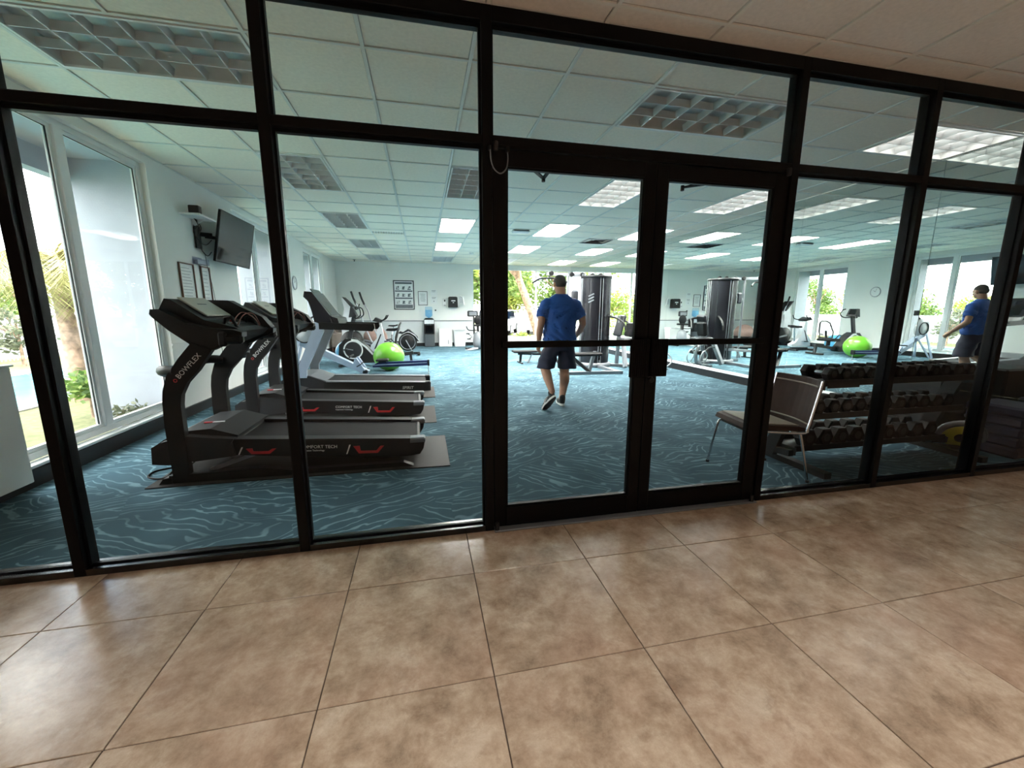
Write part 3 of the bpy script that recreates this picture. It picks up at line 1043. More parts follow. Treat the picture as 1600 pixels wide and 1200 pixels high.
for n in range(3):
    wn = struct('window_%d' % (n + 4), ['tall far window left of the big tree trunk', 'tall far window showing the tree trunk and parked cars', 'tall far window behind the multi-gym'][n])
    a, b = posts[n], posts[n + 1]
    y0, y1 = YB + 0.02, YB + 0.09
    MB().box(a - 0.03, a + 0.03, y0, y1, 0.24, 2.90, 0.004).build('jamb', M_WIN, wn)
    if n == 2:
        MB().box(b - 0.03, b + 0.06, y0, y1, 0.24, 2.90, 0.004).build('jamb', M_WIN, wn)
    MB().box(a + .03, b - .03, y0, y1, 2.84, 2.90, 0.004).build('head_frame', M_WIN, wn)
    MB().box(a + .03, b - .03, y0, y1, 0.24, 0.31, 0.004).build('sill_frame', M_WIN, wn)
    MB().box(a + .03, b - .03, YB - 0.02, y0, 0.235, 0.255, 0.003).build('sill_ledge', M_WIN, wn)
    MB().box(a + .03, b - .03, y0 + .03, y0 + .036, 0.31, 2.84).build('glass_pane', M_WGLASS, wn)
MB().box(BX - 0.2, XM + 0.4, YB + 0.13, YB + 0.95, 2.97, ZC + 0.28).build('soffit', M_STUCCO, wb)

# ---- right wall: mirrors from curb to ceiling
wr = struct('wall_right', 'right gym wall covered in tall mirror panels above a black curb')
MB().box(XM + 0.03, XM + 0.15, 0.1, YB + 0.1, 0, ZC + 0.02).build('wall_panel', M_WALL, wr)
joints = [0.1, 1.5, 3.24, 4.98, 6.72, 8.46, 10.2, 11.94, YB]
for k in range(8):
    y0, y1 = joints[k] + 0.0015, joints[k + 1] - 0.0015
    o = MB().box(XM, XM + 0.006, y0, y1, 0.157, ZC - 0.002).build('mirror_panel', M_MIRROR, wr)
    if k == 0:   # the panel nearest the glass front sits half a degree out of line
        mid = (y0 + y1) / 2
        R_ = Matrix.Rotation(math.radians(0.25), 4, 'Z')
        for v in o.data.vertices:
            p = R_ @ (Vector(v.co) - Vector((XM, mid, 0)))
            v.co = p + Vector((XM + 0.007, mid, 0))
MB().box(5.70, XM + 0.03, 0.1, YB, 0, 0.14).build('curb', M_BASE, wr)
MB().box(5.69, XM + 0.03, 0.1, YB, 0.14, 0.157, 0.003).build('curb_ledge', M_WIN, wr)

# ================================================================== aluminium and glass front
sf = struct('wall_front', 'black aluminium storefront of tall glass panes between lobby and gym')
D = 0.10
GY = 0.045
MX = [(-2.86, -2.81), (-1.764, -1.714), (-0.713, -0.663), (0.334, 0.386), (2.263, 2.315), (3.313, 3.363), (4.344, 4.394), (5.375, 5.425)]
ZR0, ZR1, ZH0 = 2.183, 2.227, 2.745
for a, b in MX:
    MB().box(a, b, 0, D, 0, ZL, 0.002).build('mullion', M_FRAME, sf)
bays = [(MX[i][1], MX[i + 1][0]) for i in range(len(MX) - 1)]
bays = [(-2.95, MX[0][0])] + bays + [(MX[-1][1], XM)]
DOORBAY = 4
for i, (a, b) in enumerate(bays):
    MB().box(a, b, 0, D, ZH0, ZL, 0.002).build('header', M_FRAME, sf)
    MB().box(a, b, 0, D, ZR0, ZR1, 0.002).build('transom_rail', M_FRAME, sf)
    m = MB()
    m.box(a, b, GY - .012, GY + .018, ZH0 - .018, ZH0).box(a, b, GY - .012, GY + .018, ZR1, ZR1 + .014)
    m.box(a, a + .012, GY - .012, GY + .018, ZR1 + .014, ZH0 - .018).box(b - .012, b, GY - .012, GY + .018, ZR1 + .014, ZH0 - .018)
    m.build('glazing_bead', M_FRAME, sf)
    MB().box(a + .004, b - .004, GY, GY + .006, ZR1 + .002, ZH0 - .004).build('transom_pane', M_GLASS, sf)
    if i == DOORBAY:
        continue
    MB().box(a, b, 0, D, 0, 0.036, 0.002).build('sill', M_SILL, sf)
    m = MB()
    m.box(a, b, GY - .012, GY + .018, ZR0 - .016, ZR0).box(a, b, GY - .006, GY + .012, .036, .046)
    m.box(a, a + .012, GY - .012, GY + .018, .046, ZR0 - .016).box(b - .012, b, GY - .012, GY + .018, .046, ZR0 - .016)
    m.build('glazing_bead', M_FRAME, sf)
    MB().box(a + .004, b - .004, GY, GY + .006, .038, ZR0 - .004).build('glass_pane', M_GLASS, sf)
MB().box(0.386, 2.263, -0.03, D, -0.002, 0.010, 0.003).build('threshold', M_MGREY, sf)
MB().box(0.386, 2.263, 0, D, ZR0 - 0.012, ZR0).build('door_stop', M_FRAME, sf)

MID = 1.354


def door(n, x0, x1, hinge_left):
    d = struct('door_%d' % n, ['left leaf of the black framed glass double door', 'right leaf of the black framed glass double door'][n - 1])
    y0, y1 = 0.012, 0.058
    s0, s1 = (0.076, 0.072) if hinge_left else (0.072, 0.098)
    zt, zb = 2.168, 0.014
    MB().box(x0, x0 + s0, y0, y1, zb, zt, 0.002).build('stile', M_FRAME, d)
    MB().box(x1 - s1, x1, y0, y1, zb, zt, 0.002).build('stile', M_FRAME, d)
    MB().box(x0 + s0, x1 - s1, y0, y1, zt - 0.08, zt, 0.002).build('top_rail', M_FRAME, d)
    MB().box(x0 + s0, x1 - s1, y0, y1, zb, 0.138, 0.002).build('bottom_rail', M_FRAME, d)
    a, b = x0 + s0, x1 - s1
    m = MB()
    m.box(a, a + .010, y0 + .01, y1 - .008, .148, zt - .09).box(b - .010, b, y0 + .01, y1 - .008, .148, zt - .09)
    m.box(a, b, y0 + .01, y1 - .008, .138, .148).box(a, b, y0 + .01, y1 - .008, zt - .09, zt - .08)
    m.build('glazing_bead', M_FRAME, d)
    MB().box(a + .002, b - .002, 0.032, 0.038, .140, zt - .082).build('glass_pane', M_GLASS, d)
    # push bar right across the glass
    bar = MB().box(a - .03, b + .03, -0.012, 0.006, 1.122, 1.160, 0.004).build('push_bar', M_FRAME, d)
    m = MB()
    for x in (a - .02, b + .005):
        m.box(x, x + .015, -0.004, 0.014, 1.128, 1.154)
    m.build('bar_bracket', M_FRAME, d)
    # ribbed pull plate on the meeting stile
    px0, px1 = (1.222, 1.346) if hinge_left else (1.362, 1.474)
    pl = MB().box(px0, px1, -0.034, -0.018, 0.932, 1.164, 0.003).build('pull_plate', M_FRAME, d)
    for k in range(9):
        xx = px0 + 0.008 + k * (px1 - px0 - 0.016) / 8
        MB().box(xx - .003, xx + .003, -0.039, -0.034, 0.937, 1.159, 0.0015).build('rib', M_FRAME, pl)
    MB().box((px0 + px1) / 2 - .02, (px0 + px1) / 2 + .02, -0.018, 0.012, 0.97, 1.10).build('plate_bracket', M_FRAME, d)
    # pivots
    hx = x0 + 0.012 if hinge_left else x1 - 0.030
    for z0, z1 in ((0.004, 0.055), (2.150, 2.195)):
        MB().cyl((hx, -0.012, z0), (hx, -0.012, z1), 0.014, 14, 0.003).build('pivot', M_DGREY, d)
    # closer with folding arm on the gym side
    ca = x0 + 0.10 if hinge_left else x1 - 0.38
    MB().box(ca, ca + 0.27, y1, y1 + 0.055, zt - 0.07, zt - 0.012, 0.006).build('closer_body', M_FRAME, d)
    if hinge_left:
        pts = ((ca + 0.06, y1 + 0.03, zt - 0.005), (ca + 0.30, 0.42, zt - 0.002), (ca + 0.30, 0.115, zt + 0.02))
    else:
        pts = ((ca + 0.21, y1 + 0.03, zt - 0.005), (ca - 0.10, 0.40, zt - 0.002), (ca + 0.10, 0.115, zt + 0.02))
    MB().bar(pts[0], pts[1], 0.022, 0.008).bar(pts[1], pts[2], 0.022, 0.008).cyl((pts[1][0], pts[1][1], zt - 0.022), (pts[1][0], pts[1][1], zt + 0.012), 0.012, 10).build('closer_arm', M_FRAME, d)
    if not hinge_left:
        MB().cyl((1.392, -0.004, 0.905), (1.392, 0.012, 0.905), 0.017, 18, 0.003).build('lock_cylinder', M_DGREY, d)
        MB().box(1.436, 1.462, 0.060, 0.085, 0.885, 0.985, 0.004).build('latch_box', M_FRAME, d)
        MB().text('LOCK', 0.012, (1.374, 0.0115, 0.918), (1, 0, 0), (0, 0, 1), 0.001).build('lettering', M_PRINT, d)
    return d


door(1, 0.390, MID - 0.002, True)
door(2, MID + 0.002, 2.259, False)
# flexible armoured cable loop over the upper left pivot
t = thing('cable_loop', 'thin armoured cable hanging in a loop at the top left corner of the double door', 'cable', (0.41, -0.02, 2.10))
MB().tube(smoothpath([(0.372, -0.02, 2.158), (0.376, -0.024, 2.10), (0.392, -0.03, 2.055), (0.424, -0.032, 2.035), (0.455, -0.026, 2.06), (0.466, -0.018, 2.105), (0.466, -0.008, 2.150)], 5), 0.0035, 8).build('conduit', M_MGREY, t)
for x in (0.370, 0.466):
    MB().box(x - .008, x + .008, -0.024, 0.012 if x > 0.4 else 0.0, 2.148, 2.172, 0.003).build('end_clamp', M_BLACK, t)

# ================================================================== treadmills
def hslab(par, name, m, poly, y0, y1, label=None):
    return MB().prism(poly, 'y', y0, y1).build(name, m, par, label)


def treadmill_black():
    t = thing('treadmill', 'black treadmill nearest the glass front, white lettering on its near upright', 'treadmill', (-0.95, 1.56, 0), 'black treadmills with red side trim')
    yn, yf = 1.17, 1.95
    up = [(-1.922, 0.012), (-1.924, .212), (-1.928, .461), (-1.918, .651), (-1.905, .74), (-1.868, .85), (-1.775, .978), (-1.680, 1.09),
          (-1.545, 1.04), (-1.655, .885), (-1.742, .790), (-1.788, .70), (-1.801, .62), (-1.803, .471), (-1.805, .329), (-1.809, 0.012)]
    u0 = hslab(t, 'upright', M_BLACK2, up, yn, yn + 0.055)
    hslab(t, 'upright', M_BLACK2, up, yf - 0.055, yf)
    d = Vector((0.72, 0, 0.70)).normalized()
    MB().text('BOWFLEX', 0.052, (-1.785, yn - 0.001, 0.822), (0.69, 0, 0.72), (-0.72, 0, 0.69), 0.002).build('lettering', M_PRINT, u0)
    MB().ring((-1.812, yn - 0.001, 0.812), 0.011, 0.003, (0, 1, 0), 16, 6).build('emblem', M_RED, u0)
    # console: wings, hood, tilted display with a tablet ledge
    body = [(-1.921, 1.30), (-1.912, 1.335), (-1.86, 1.335), (-1.70, 1.235), (-1.55, 1.195), (-1.40, 1.185), (-1.337, 1.165), (-1.34, 1.13),
            (-1.477, 1.07), (-1.557, 1.029), (-1.632, 1.022), (-1.704, 1.09), (-1.815, 1.182), (-1.908, 1.279)]
    hslab(t, 'console_wing', M_BLACK, body, yn + 0.01, yn + 0.10)
    hslab(t, 'console_wing', M_BLACK, body, yf - 0.10, yf - 0.01)
    core = [(-1.918, 1.31), (-1.862, 1.414), (-1.82, 1.405), (-1.62, 1.255), (-1.42, 1.20), (-1.37, 1.17), (-1.42, 1.12), (-1.56, 1.06), (-1.64, 1.05), (-1.72, 1.12), (-1.83, 1.21)]
    cb = hslab(t, 'console', M_BLACK, core, yn + 0.10, yf - 0.10)
    rim = [(-1.915, 1.32), (-1.855, 1.416), (-1.665, 1.413), (-1.577, 1.361), (-1.41, 1.271), (-1.345, 1.18), (-1.46, 1.19), (-1.62, 1.26), (-1.80, 1.39)]
    hslab(t, 'console_rim', M_BLACK, rim, yf - 0.13, yf - 0.02)
    n = Vector((0.6, 0, 0.8))
    sx, sz = Vector((0.8, 0, -0.6)), n
    scr = MB()
    scr.M = Matrix.Translation((-1.735, (yn + yf) / 2, 1.350)) @ Matrix(((0.8, 0, 0.6, 0), (0, 1, 0, 0), (-0.6, 0, 0.8, 0), (0, 0, 0, 1)))
    scr.box(-0.115, 0.12, -0.20, 0.20, 0, 0.014, 0.004)
    scr.build('display', M_TAPE, cb)
    m = MB()
    m.M = scr.M
    m.box(-0.03, -0.02, -0.08, 0.06, 0.014, 0.0150)
    m.build('display_print', M_INK, cb)
    MB().box(-1.60, -1.50, 1.38, 1.72, 1.20, 1.235, 0.01).build('button_pod', M_DGREY, cb)
    MB().box(-1.56, -1.53, 1.54, 1.58, 1.235, 1.25, 0.004).build('safety_key', M_RED, cb)
    for k, y in enumerate((yn + 0.16, yf - 0.22)):
        MB().tube([(-1.52, y, 1.19), (-1.50, y, 1.27), (-1.46, y, 1.28), (-1.42, y, 1.19)], 0.012, 8).build('bottle_holder', M_BLACK2, t)
    m = MB()
    m.tube(smoothpath([(-1.45, 1.40, 1.2), (-1.42, 1.46, 1.29), (-1.38, 1.55, 1.30), (-1.36, 1.62, 1.21)], 5), 0.004, 6)
    m.tube(smoothpath([(-1.50, 1.40, 1.2), (-1.45, 1.50, 1.31), (-1.40, 1.60, 1.27), (-1.38, 1.66, 1.20)], 5), 0.004, 6)
    m.build('earphone_wire', M_ORG, t)
    for y0 in (yn - 0.005, yf - 0.06):
        h = MB().box(-1.50, -1.335, y0, y0 + 0.065, 1.078, 1.150, 0.018).build('handrail', M_BLACK, t)
        MB().box(-1.50, -1.44, y0 - 0.006, y0 + 0.071, 1.06, 1.17, 0.014).build('pulse_grip', M_DGREY, h)
    MB().tube(smoothpath([(-1.80, yf - 0.03, 0.88), (-1.93, yf - 0.08, 0.89), (-2.02, yf - 0.3, 0.83), (-2.03, 1.56, 0.82), (-2.02, yn + 0.3, 0.83), (-1.93, yn + 0.08, 0.88), (-1.82, yn + 0.03, 0.88)], 4), 0.038, 10).build('front_crossbar', M_BLACK2, t)
    # running deck
    side = [(-1.50, .318), (-0.10, .236), (-.016, .222), (-.030, .150), (-.062, .100), (-.16, .088), (-.95, .142), (-1.49, .196)]
    for a, b in ((yn + 0.03, yn + 0.11), (yf - 0.11, yf - 0.03)):
        s = hslab(t, 'side_rail', M_BLACK2, side, a, b)
        if a < 1.5:
            for x0, x1, x2, x3, zt, zb in ((-1.410, -1.374, -1.241, -1.191, .243, .196), (-.605, -.564, -.412, -.358, .208, .142)):
                h = hslab(s, 'side_trim', M_RED, [(x0, zt), (x1, zb), (x2, zb - .006), (x3, zt - .012), (x3 - .03, zt - .012), (x2 - .01, zb + .016), (x1 + .015, zb + .022), (x1 + .01, zt)], a - 0.004, a + 0.002)
                hslab(s, 'slash_mark', M_PRINT, [(x0 - .060, zb + .001), (x0 - .050, zb + .001), (x0 - .020, zt + .014), (x0 - .032, zt + .014)], a - 0.003, a + 0.001)
            MB().text('COMFORT TECH', 0.038, (-1.02, a - 0.001, .217), (1, 0, -.055), (.055, 0, 1), 0.002).build('lettering', M_PRINT, s)
            MB().text('Suspension Technology', 0.020, (-1.02, a - 0.001, .192), (1, 0, -.055), (.055, 0, 1), 0.002).build('lettering', M_PRINT, s)
    hslab(t, 'belt', M_BELT, [(-1.52, .300), (-.10, .222), (-.085, .205), (-.10, .185), (-1.50, .262)], yn + 0.125, yf - 0.125)
    MB().cyl((-.085, yn + .12, .200), (-.085, yf - .12, .200), 0.026, 16).build('roller', M_DGREY, t)
    for a, b in ((yn + 0.03, yn + 0.125), (yf - 0.125, yf - 0.03)):
        f = hslab(t, 'foot_rail', M_DGREY, [(-1.50, .318), (-.14, .238), (-.14, .246), (-1.50, .328)], a, b)
        MB().box(-.15, -.012, a - .004, b + .004, .196, .246, .012).build('end_cap', M_MGREY, t)
        if a > 1.5:
            MB().text('\u2014 STEP OFF \u2014', 0.03, (-.46, a + .03, .2625), (1, 0, -.058), (0, 1, 0), 0.002).build('lettering', M_PRINT, f)
    hood = [(-2.045, .30), (-1.985, .342), (-1.86, .40), (-1.66, .412), (-1.47, .348), (-1.49, .31), (-1.47, .20), (-1.95, .150), (-2.05, .165)]
    hd = hslab(t, 'motor_hood', M_DGREY, hood, yn + 0.07, yf - 0.07)
    skirt = [(-2.04, .30), (-1.98, .335), (-1.813, .380), (-1.48, .336), (-1.505, .30), (-1.48, .198), (-1.95, .155), (-2.05, .17)]
    hslab(t, 'hood_side', M_DGREY, skirt, yn + 0.005, yn + 0.07)
    hslab(t, 'hood_side', M_DGREY, skirt, yf - 0.07, yf - 0.005)
    MB().box(-1.80, -1.74, 1.45, 1.475, .405, .413).build('hood_stripe', M_RED, hd)
    MB().box(-1.735, -1.65, 1.45, 1.47, .405, .4145).build('hood_print', M_PRINT, hd)
    # base: two runners on the floor, lift arm, front feet
    for y in (yn, yf - 0.06):
        MB().prism([(-1.95, .008), (-1.95, .07), (-1.30, .085), (-1.10, .05), (-.20, .045), (-.12, .008)], 'y', y, y + 0.06).build('base_runner', M_BLACK2, t)
        MB().prism([(-2.02, .008), (-1.99, .05), (-1.93, .062), (-1.93, .008)], 'y', y - 0.004, y + 0.075).build('front_foot', M_BLACK, t)
    MB().bar((-1.70, yn + .10, .07), (-1.30, yn + .12, .20), 0.05, 0.03).bar((-1.70, yf - .10, .07), (-1.30, yf - .12, .20), 0.05, 0.03).build('lift_arm', M_MGREY, t)
    MB().cyl((-1.62, 1.45, .12), (-1.25, 1.45, .17), 0.03, 14).build('lift_strut', M_LGREY, t)
    MB().box(-.55, -.16, yn + .10, yf - .10, .06, .10, .01).build('rear_crossbar', M_BLACK2, t)
    return t


tm1 = treadmill_black()
tm2 = copy_tree(tm1)
tm2.location = (-0.95, 1.56 + 1.43, 0)
tm2['label'] = 'black treadmill standing between the nearest one and the grey-masted one'


def cord(name, label, pts, r=0.007):
    m = MB().tube(smoothpath(pts, 6), r, 8)
    return m.build(name, M_RUB, None, label, 'cord')


cord('power_cord', 'black power cord curled on the carpet at the head of the nearest treadmill',
     [(-1.96, 1.30, .10), (-2.02, 1.28, .03), (-2.10, 1.30, .008), (-2.20, 1.36, .008), (-2.22, 1.48, .008), (-2.12, 1.55, .008), (-1.98, 1.56, .03), (-1.95, 1.56, .09)])

for n, (x0, x1, y0, y1, lab) in enumerate(((-2.088, .192, 1.114, 1.997, 'shiny dark grey floor mat under the nearest black treadmill'),
                                           (-2.09, .125, 2.545, 3.43, 'shiny dark grey floor mat under the second black treadmill'),
                                           (-2.09, .155, 4.0, 4.9, 'shiny dark grey floor mat under the grey-masted treadmill'))):
    MB().box(x0, x1, y0, y1, 0.0005, 0.008, 0.002).build('floor_mat', M_MAT, None, lab, 'mat', 'mats under the treadmills')


def treadmill_grey():
    t = thing('treadmill', 'treadmill with pale grey masts and long black handrails, farthest from the glass front', 'treadmill', (-0.85, 4.42, 0))
    yn, yf = 4.05, 4.80
    side = [(-1.45, .300), (-1.41, .284), (.075, .226), (.090, .20), (.088, .106), (-.05, .100), (-1.45, .150)]
    for a, b in ((yn, yn + .08), (yf - .08, yf)):
        s = hslab(t, 'side_rail', M_BLACK2, side, a, b)
        if a < 4.3:
            MB().text('SPIRIT', 0.062, (-.34, a - .001, .145), (1, 0, -.03), (.2, 0, 1), 0.002).build('lettering', M_PRINT, s)
    for a, b in ((yn, yn + .12), (yf - .12, yf)):
        hslab(t, 'foot_rail', M_MGREY, [(-1.42, .288), (.05, .230), (.05, .238), (-1.42, .298)], a, b)
        MB().box(0.0, .092, a - .003, b + .003, .19, .245, .014).build('end_cap', M_BLACK, t)
    hslab(t, 'belt', M_BELT, [(-1.48, .290), (.0, .226), (.02, .205), (0, .18), (-1.48, .24)], yn + .12, yf - .12)
    hood = [(-2.03, .16), (-2.04, .31), (-1.95, .365), (-1.75, .385), (-1.62, .372), (-1.42, .292), (-1.45, .15)]
    h = hslab(t, 'motor_hood', M_DGREY, hood, yn + .01, yf - .01)
    hslab(h, 'hood_cover', M_MGREY, [(-1.90, .375), (-1.76, .395), (-1.64, .385), (-1.42, .300), (-1.44, .288), (-1.66, .365), (-1.9, .36)], yn + .03, yf - .03)
    for y in (yn + .01, yf - .08):
        MB().prism([(-1.95, .008), (-1.95, .17), (-1.3, .16), (-.12, .11), (-.12, .06), (-.3, .008)], 'y', y, y + .06).build('base_runner', M_BLACK2, t)
    mast = [(-1.80, .36), (-1.795, .47), (-1.540, 1.06), (-1.50, 1.16), (-1.40, 1.12), (-1.395, 1.03), (-1.50, .80), (-1.665, .47), (-1.672, .36)]
    hslab(t, 'mast', M_BLUEGREY, mast, yn - .01, yn + .045)
    mast2 = [(p[0] + .0, p[1]) for p in mast]
    hslab(t, 'mast', M_MGREY, mast2, yf - .045, yf + .01)
    con = [(-1.632, 1.515), (-1.615, 1.592), (-1.52, 1.585), (-1.293, 1.245), (-1.20, 1.215), (-1.175, 1.10), (-1.40, 1.08), (-1.51, 1.13), (-1.535, 1.30), (-1.575, 1.455)]
    c = hslab(t, 'console', M_SHROUD, con, yn + .02, yf - .02)
    MB().prism([(-1.565, 1.625), (-1.555, 1.632), (-1.300, 1.262), (-1.312, 1.255)], 'y', yn + .12, yf - .12).build('display', M_SCREEN, c)
    rail = [(-1.45, 1.165), (-1.19, 1.145), (-.70, 1.135), (-.69, 1.07), (-.725, 1.025), (-1.19, 1.05), (-1.45, 1.06)]
    for a, b in ((yn - .02, yn + .05), (yf - .05, yf + .02)):
        r = hslab(t, 'handrail', M_BLACK, rail, a, b)
        MB().tube([(-1.26, (a + b) / 2, 1.14), (-1.30, (a + b) / 2 + .03, 1.24), (-1.33, (a + b) / 2 + .04, 1.26)], 0.02, 8).build('grip', M_DGREY, r)
    MB().box(-1.40, -1.22, yn + .06, yf - .06, 1.14, 1.20, .02).build('crossbar', M_BLACK, t)
    return t


treadmill_grey()

# ================================================================== rowing machine and the exercise balls
t = thing('rowing_machine', 'rowing machine with pale blue sloping frame and dark blue rail', 'rowing machine', (-1.0, 6.6, 0))
y0, y1 = 6.50, 6.68
MB().prism([(-1.05, .185), (-.95, .255), (.085, .280), (.10, .17), (-1.05, .150)], 'y', y0 + .05, y1 - .05).build('slide_rail', M_NAVY, t)
MB().prism([(-1.03, .200), (-.95, .215), (.06, .235), (.06, .225), (-1.03, .190)], 'y', y0 + .044, y0 + .05).build('rail_stripe', M_BLUEGREY, t)
MB().box(.075, .115, y0 + .035, y1 - .035, .16, .29, .008).build('rail_end_cap', M_BLACK, t)
MB().tube([(.088, 6.59, .17), (.095, 6.59, .012)], .010, 8).bar((.093, 6.45, .008), (.093, 6.73, .008), .02, .014).build('rear_leg', M_LGREY, t)
MB().prism([(-2.46, .66), (-2.46, .76), (-2.38, .76), (-1.12, .085), (-1.16, .008), (-1.24, .03)], 'y', y0, y1).build('sloping_frame', M_BLUEGREY, t)
MB().bar((-2.40, y0 - .03, .72), (-2.62, y0 - .12, .01), .05, .03, (0, 1, 0)).build('front_leg', M_BLUEGREY, t)
MB().bar((-2.40, y1 + .03, .72), (-2.62, y1 + .12, .01), .05, .03, (0, 1, 0)).build('front_leg', M_BLUEGREY, t)
MB().bar((-2.10, y0 - .02, .60), (-2.55, y0 - .10, .02), .04, .025, (0, 1, 0)).bar((-2.10, y1 + .02, .60), (-2.55, y1 + .10, .02), .04, .025, (0, 1, 0)).build('brace', M_BLUEGREY, t)
MB().lathe([(.02, -.10), (.24, -.085), (.27, -.04), (.27, .04), (.24, .085), (.02, .10)], (-2.30, 6.59, .86), (0, 1, 0), 30).build('flywheel_cage', M_SILVER, t)
MB().ring((-2.30, 6.49, .86), .17, .012, (0, 1, 0), 28, 6).build('damper_ring', M_DGREY, t)
MB().bar((-2.36, 6.59, 1.05), (-2.0, 6.59, 1.28), .03, .03).build('monitor_arm', M_BLACK, t)
MB().box(-2.06, -1.94, 6.51, 6.67, 1.22, 1.36, .012).build('monitor', M_BLACK, t)
for y in (y0 - .09, y1 + .02):
    f = MB().prism([(-1.42, .20), (-1.38, .36), (-1.34, .37), (-1.18, .10), (-1.22, .07)], 'y', y, y + .07).build('footplate', M_BLUEGREY, t)
    MB().ring((-1.30, y + .035, .22), .055, .012, (.5, 0, -.86), 18, 6).build('strap', M_BLACK, f)
    MB().box(-1.24, -1.14, y - .005, y + .075, .05, .12, .015).build('heel_cup', M_BLACK, f)
MB().box(-.98, -.72, 6.46, 6.72, .285, .325, .018).build('seat', M_BLACK, t)
MB().box(-.93, -.78, 6.55, 6.63, .25, .285).build('seat_carriage', M_DGREY, t)
MB().bar((-1.46, 6.36, .40), (-1.46, 6.82, .40), .03, .03).build('pull_handle', M_BLACK, t)

t = thing('exercise_ball', 'large lime green exercise ball on the carpet behind the blue rowing rail', 'ball', (-.76, 6.98, 0), 'exercise balls')
m = MB()
R_, sq = .335, .315
prof = []
for k in range(25):
    a = -PI / 2 + PI * k / 24
    groove = 0.0025 * (1 if abs(math.sin(a * 9)) > 0.985 else 0)
    prof.append(((R_ - groove) * math.cos(a), sq + (sq) * math.sin(a)))
m.lathe(prof, (-.76, 7.15, 0.001), (0, 0, 1), 48)
m.build('ball_skin', M_GREEN, t)
MB().cyl((-.76 + .325, 7.15, .33), (-.76 + .338, 7.15, .33), .012, 10).build('plug', M_WHITE, t)
t = thing('exercise_ball', 'sky blue exercise ball half hidden behind the recumbent bike wheel', 'ball', (-1.90, 8.75, 0), 'exercise balls')
MB().lathe([(.29 * math.cos(-PI / 2 + PI * k / 20), .28 + .28 * math.sin(-PI / 2 + PI * k / 20)) for k in range(21)], (-1.90, 8.75, .001), (0, 0, 1), 40).build('ball_skin', M_BALLB, t)
MB().cyl((-1.90, 8.75 - .29, .28), (-1.90, 8.75 - .279, .28), .012, 10).build('plug', M_WHITE, t)

# ================================================================== exercise bikes and elliptical
t = thing('recumbent_bike', 'recumbent exercise bike with silver-ringed drive housing behind the rowing machine', 'exercise bike', (-1.2, 8.05, 0), 'exercise bikes')
yc = 8.05
MB().prism([(-1.98, .12), (-1.94, .52), (-1.80, .66), (-1.60, .68), (-1.42, .58), (-1.15, .26), (-1.02, .15), (-1.1, .09), (-1.9, .07)], 'y', yc - .13, yc + .13).build('drive_housing', M_BLACK, t)
for s_ in (-1, 1):
    r = MB().ring((-1.63, yc + s_ * .13, .40), .205, .016, (0, 1, 0), 36, 8).build('housing_ring', M_SILVER, t)
    MB().cyl((-1.63, yc + s_ * .125, .40), (-1.63, yc + s_ * .14, .40), .18, 32, .004).build('side_disc', M_DGREY, t)
    MB().prism([(-1.66, .66), (-1.52, .64), (-1.30, .46), (-1.18, .30), (-1.20, .27), (-1.36, .46), (-1.54, .60), (-1.66, .625)], 'y', yc + s_ * .132, yc + s_ * .142).build('trim_band', M_SILVER, t)
    c = MB().bar((-1.63, yc + s_ * .16, .40), (-1.63 + s_ * .15, yc + s_ * .16, .40 - .03 * s_), .03, .016).build('crank', M_LGREY, t)
    MB().box(-1.63 + s_ * .15 - .05, -1.63 + s_ * .15 + .05, yc + s_ * .17, yc + s_ * .26, .37 - .03 * s_, .40 - .03 * s_, .008).build('pedal', M_BLACK, c)
MB().bar((-1.10, yc, .17), (-.25, yc, .30), .10, .08).build('beam', M_DGREY, t)
MB().bar((-1.92, yc - .28, .04), (-1.92, yc + .28, .04), .07, .05).build('stabiliser', M_BLACK, t)
MB().bar((-.30, yc - .28, .04), (-.30, yc + .28, .04), .07, .05).build('stabiliser', M_BLACK, t)
MB().bar((-.32, yc, .28), (-.30, yc, .06), .07, .06).build('rear_post', M_DGREY, t)
MB().bar((-1.72, yc, .62), (-1.58, yc, 1.18), .07, .09).build('console_mast', M_DGREY, t)
c = MB().prism([(-1.68, 1.16), (-1.63, 1.40), (-1.60, 1.41), (-1.50, 1.18)], 'y', yc - .15, yc + .15).build('console', M_DGREY, t)
MB().prism([(-1.592, 1.40), (-1.588, 1.402), (-1.515, 1.235), (-1.520, 1.232)], 'y', yc - .10, yc + .10).build('display', M_SCREEN, c)
for s_ in (-1, 1):
    MB().tube(smoothpath([(-1.58, yc + s_ * .05, 1.14), (-1.50, yc + s_ * .20, 1.14), (-1.40, yc + s_ * .24, 1.22), (-1.42, yc + s_ * .22, 1.36), (-1.50, yc + s_ * .18, 1.40)], 4), .016, 8).build('handlebar', M_BLACK, t)
MB().prism([(-.98, .44), (-.95, .50), (-.62, .50), (-.56, .46), (-.60, .42), (-.95, .41)], 'y', yc - .22, yc + .22).build('seat', M_VINYL, t)
MB().bar((-.78, yc, .42), (-.78, yc, .27), .10, .12).build('seat_carriage', M_DGREY, t)
bk = MB().tube([(-.66, yc - .20, .52), (-.64, yc - .23, .70), (-.55, yc - .16, .98), (-.52, yc - .08, 1.03), (-.52, yc + .08, 1.03), (-.55, yc + .16, .98), (-.64, yc + .23, .70), (-.66, yc + .20, .52), (-.66, yc - .20, .52)], .018, 8).build('backrest_frame', M_BLACK, t)
m = MB()
for k in range(9):
    f_ = k / 8
    z = .56 + .42 * f_
    x = -.655 + .115 * f_
    hw = .22 - .07 * f_
    m.tube([(x, yc - hw, z), (x, yc + hw, z)], .003, 5)
for k in range(9):
    f_ = -1 + 2 * k / 8
    m.tube([(-.66, yc + f_ * .20, .53), (-.53, yc + f_ * .12, 1.01)], .003, 5)
m.build('backrest_mesh', M_DGREY, bk)
